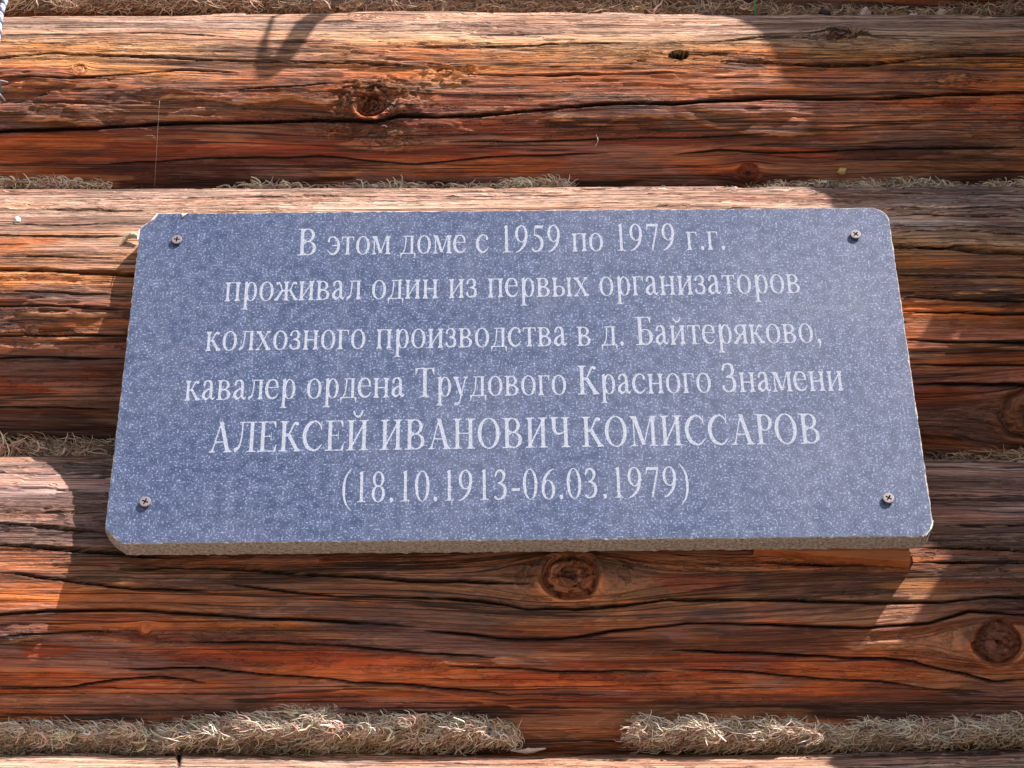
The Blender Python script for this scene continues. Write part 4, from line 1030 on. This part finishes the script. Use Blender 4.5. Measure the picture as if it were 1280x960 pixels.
# strap added above the frame, bent to throw the looped shadow
def lift(px, py, s): return wp(px, py, 1, 0) + LD * s
RUB = plain("black_rubber", (.03, .03, .03), .6, 0, 80, .3)
caster = tag(empty("shadow_caster", tuple(lift(372, -10, .2))), "black strap added unseen above the frame to cast the looped shadow", "caster")
so_ = np.array(caster.location)
tube_obj("loop", [lift(352, -12, .2) - so_, lift(342, 20, .2) - so_, lift(333, 45, .2) - so_, lift(329, 66, .2) - so_, lift(336, 84, .2) - so_, lift(352, 74, .2) - so_, lift(368, 52, .2) - so_, lift(386, 26, .2) - so_, lift(402, -2, .2) - so_, lift(412, -30, .2) - so_],
         [.002, .002, .0028, .004, .006, .0075, .0085, .009, .0095, .009], RUB, parent=caster)
tube_obj("nail", [lift(352, -12, .2) - so_, lift(352, -12, .2) - so_ + np.array([0, .18, .06]), lift(352, -12, .2) - so_ + np.array([0, .34, .1])], [.003, .003, .003], STEEL, parent=caster)  # pin for the added loop, unseen as well

# unseen shutter added right of the frame, its edge shaped to cast the shadow
XS = .53
def on_wall(px, py):
    k = 1 if py < 236 else 2 if py < 570 else 3 if py < 925 else 4
    return hit_pt(k, np.array(float(px)), np.array(float(py)))
def on_plq(px, py): return plane_pt(np.array(float(px)), np.array(float(py)))
bpx = [(905, 4), (950, 30), (968, 50), (985, 78), (990, 105), (1001, 135), (1004, 170), (1014, 238), ('p', 1096, 240), ('p', 1124, 268), ('p', 1130, 300), (1150, 385), (1184, 398), (1174, 425), (1150, 440), (1138, 458), (1145, 520), (1152, 600), (1160, 660), (1196, 692), (1228, 728), (1214, 755), (1198, 775), (1176, 800), (1158, 822), (1078, 925), (1046, 955)]
edge = []
for q_ in bpx:
    p = on_plq(*q_[1:]) if q_[0] == 'p' else on_wall(*q_); s = (XS - p[0]); q = p + LD * s; edge.append((q[1], q[2]))
y0e, z0e = edge[0]; edge = [(y0e - .02, z0e + .30), (y0e, z0e + .12)] + edge
y1e, z1e = edge[-1]; edge += [(y1e - .03, z1e - .12), (y1e - .02, z1e - .45)]
blocker_root = tag(empty("shadow_blocker", (XS, -.02, .3)), "added unseen shutter standing out from the wall, right of the frame", "blocker")
SHW = plain("brown_painted_board", (.16, .09, .05), .7, 0, 60, .3, .0005)
bm = bmesh.new()
yin = .015
top = edge[0][1]
fr = [bm.verts.new((0, y + .02, z - .3)) for y, z in edge]; bk_ = [bm.verts.new((.022, y + .02, z - .3)) for y, z in edge]
fi = [bm.verts.new((0, yin + .02, z - .3)) for y, z in edge]; bi = [bm.verts.new((.022, yin + .02, z - .3)) for y, z in edge]
n = len(edge)
for i in range(n - 1):
    bm.faces.new((fr[i], fr[i + 1], fi[i + 1], fi[i])); bm.faces.new((bk_[i], bk_[i + 1], bi[i + 1], bi[i]))
    bm.faces.new((fr[i], fr[i + 1], bk_[i + 1], bk_[i])); bm.faces.new((fi[i], fi[i + 1], bi[i + 1], bi[i]))
bm.faces.new((fr[0], bk_[0], bi[0], fi[0])); bm.faces.new((fr[-1], bk_[-1], bi[-1], fi[-1]))
bmesh.ops.recalc_face_normals(bm, faces=bm.faces)
link("blocker_leaf", from_bm("blocker_leaf", bm), SHW, blocker_root)
for zz_ in (.15, .75):
    bm = bmesh.new(); bmesh.ops.create_cube(bm, size=1)
    for v in bm.verts: v.co = Vector((v.co.x * .012 + .03, v.co.y * .12 - .09, v.co.z * .05 + zz_))
    link("blocker_batten", from_bm("blocker_batten", bm), SHW, blocker_root)
for zz_ in (.15, .75):
    tube_obj("blocker_hinge", [np.array([.01, -.06, zz_]), np.array([.01, .04, zz_]), np.array([.01, .12, zz_])], [.006, .006, .006], STEEL, parent=blocker_root)

# ------------------------------------------------------------------ ground in front of the wall
M = NT("trodden_grass_and_earth")
oc = M.n("ShaderNodeTexCoord").outputs["Object"]
n1 = M.noise(M.vmul(oc, (1.2, 1.2, 1.2)), detail=5); n2 = M.noise(M.vmul(oc, (40, 40, 40)), detail=4)
c = M.mix(M.rng(n1, .4, .6), (.24, .19, .15, 1), (.17, .16, .10, 1)); c = M.mix(M.rng(n2, .3, .7, 0, .5), c, (.25, .21, .15, 1))
M.l(c, M.b.inputs["Base Color"]); M.b.inputs["Roughness"].default_value = .95
M.l(M.bump(n2, .02, .6), M.b.inputs["Normal"])
V = []; F = []
gxs = [-600, -60, -10, -3, 0, 3, 10, 60, 600]; gys = [-600, -60, -12, -4, -1, .15, 3, 12, 60, 600]
for y in gys:
    for x in gxs: V.append((x, y, -2.42 + .02 * math.sin(x * .7) + .02 * math.sin(y)))
for j in range(len(gys) - 1):
    for i in range(len(gxs) - 1):
        a = j * len(gxs) + i; F.append((a, a + 1, a + 1 + len(gxs), a + len(gxs)))
o = link("ground", mesh_np("ground", V, F), M.m); o['kind'] = 'structure'
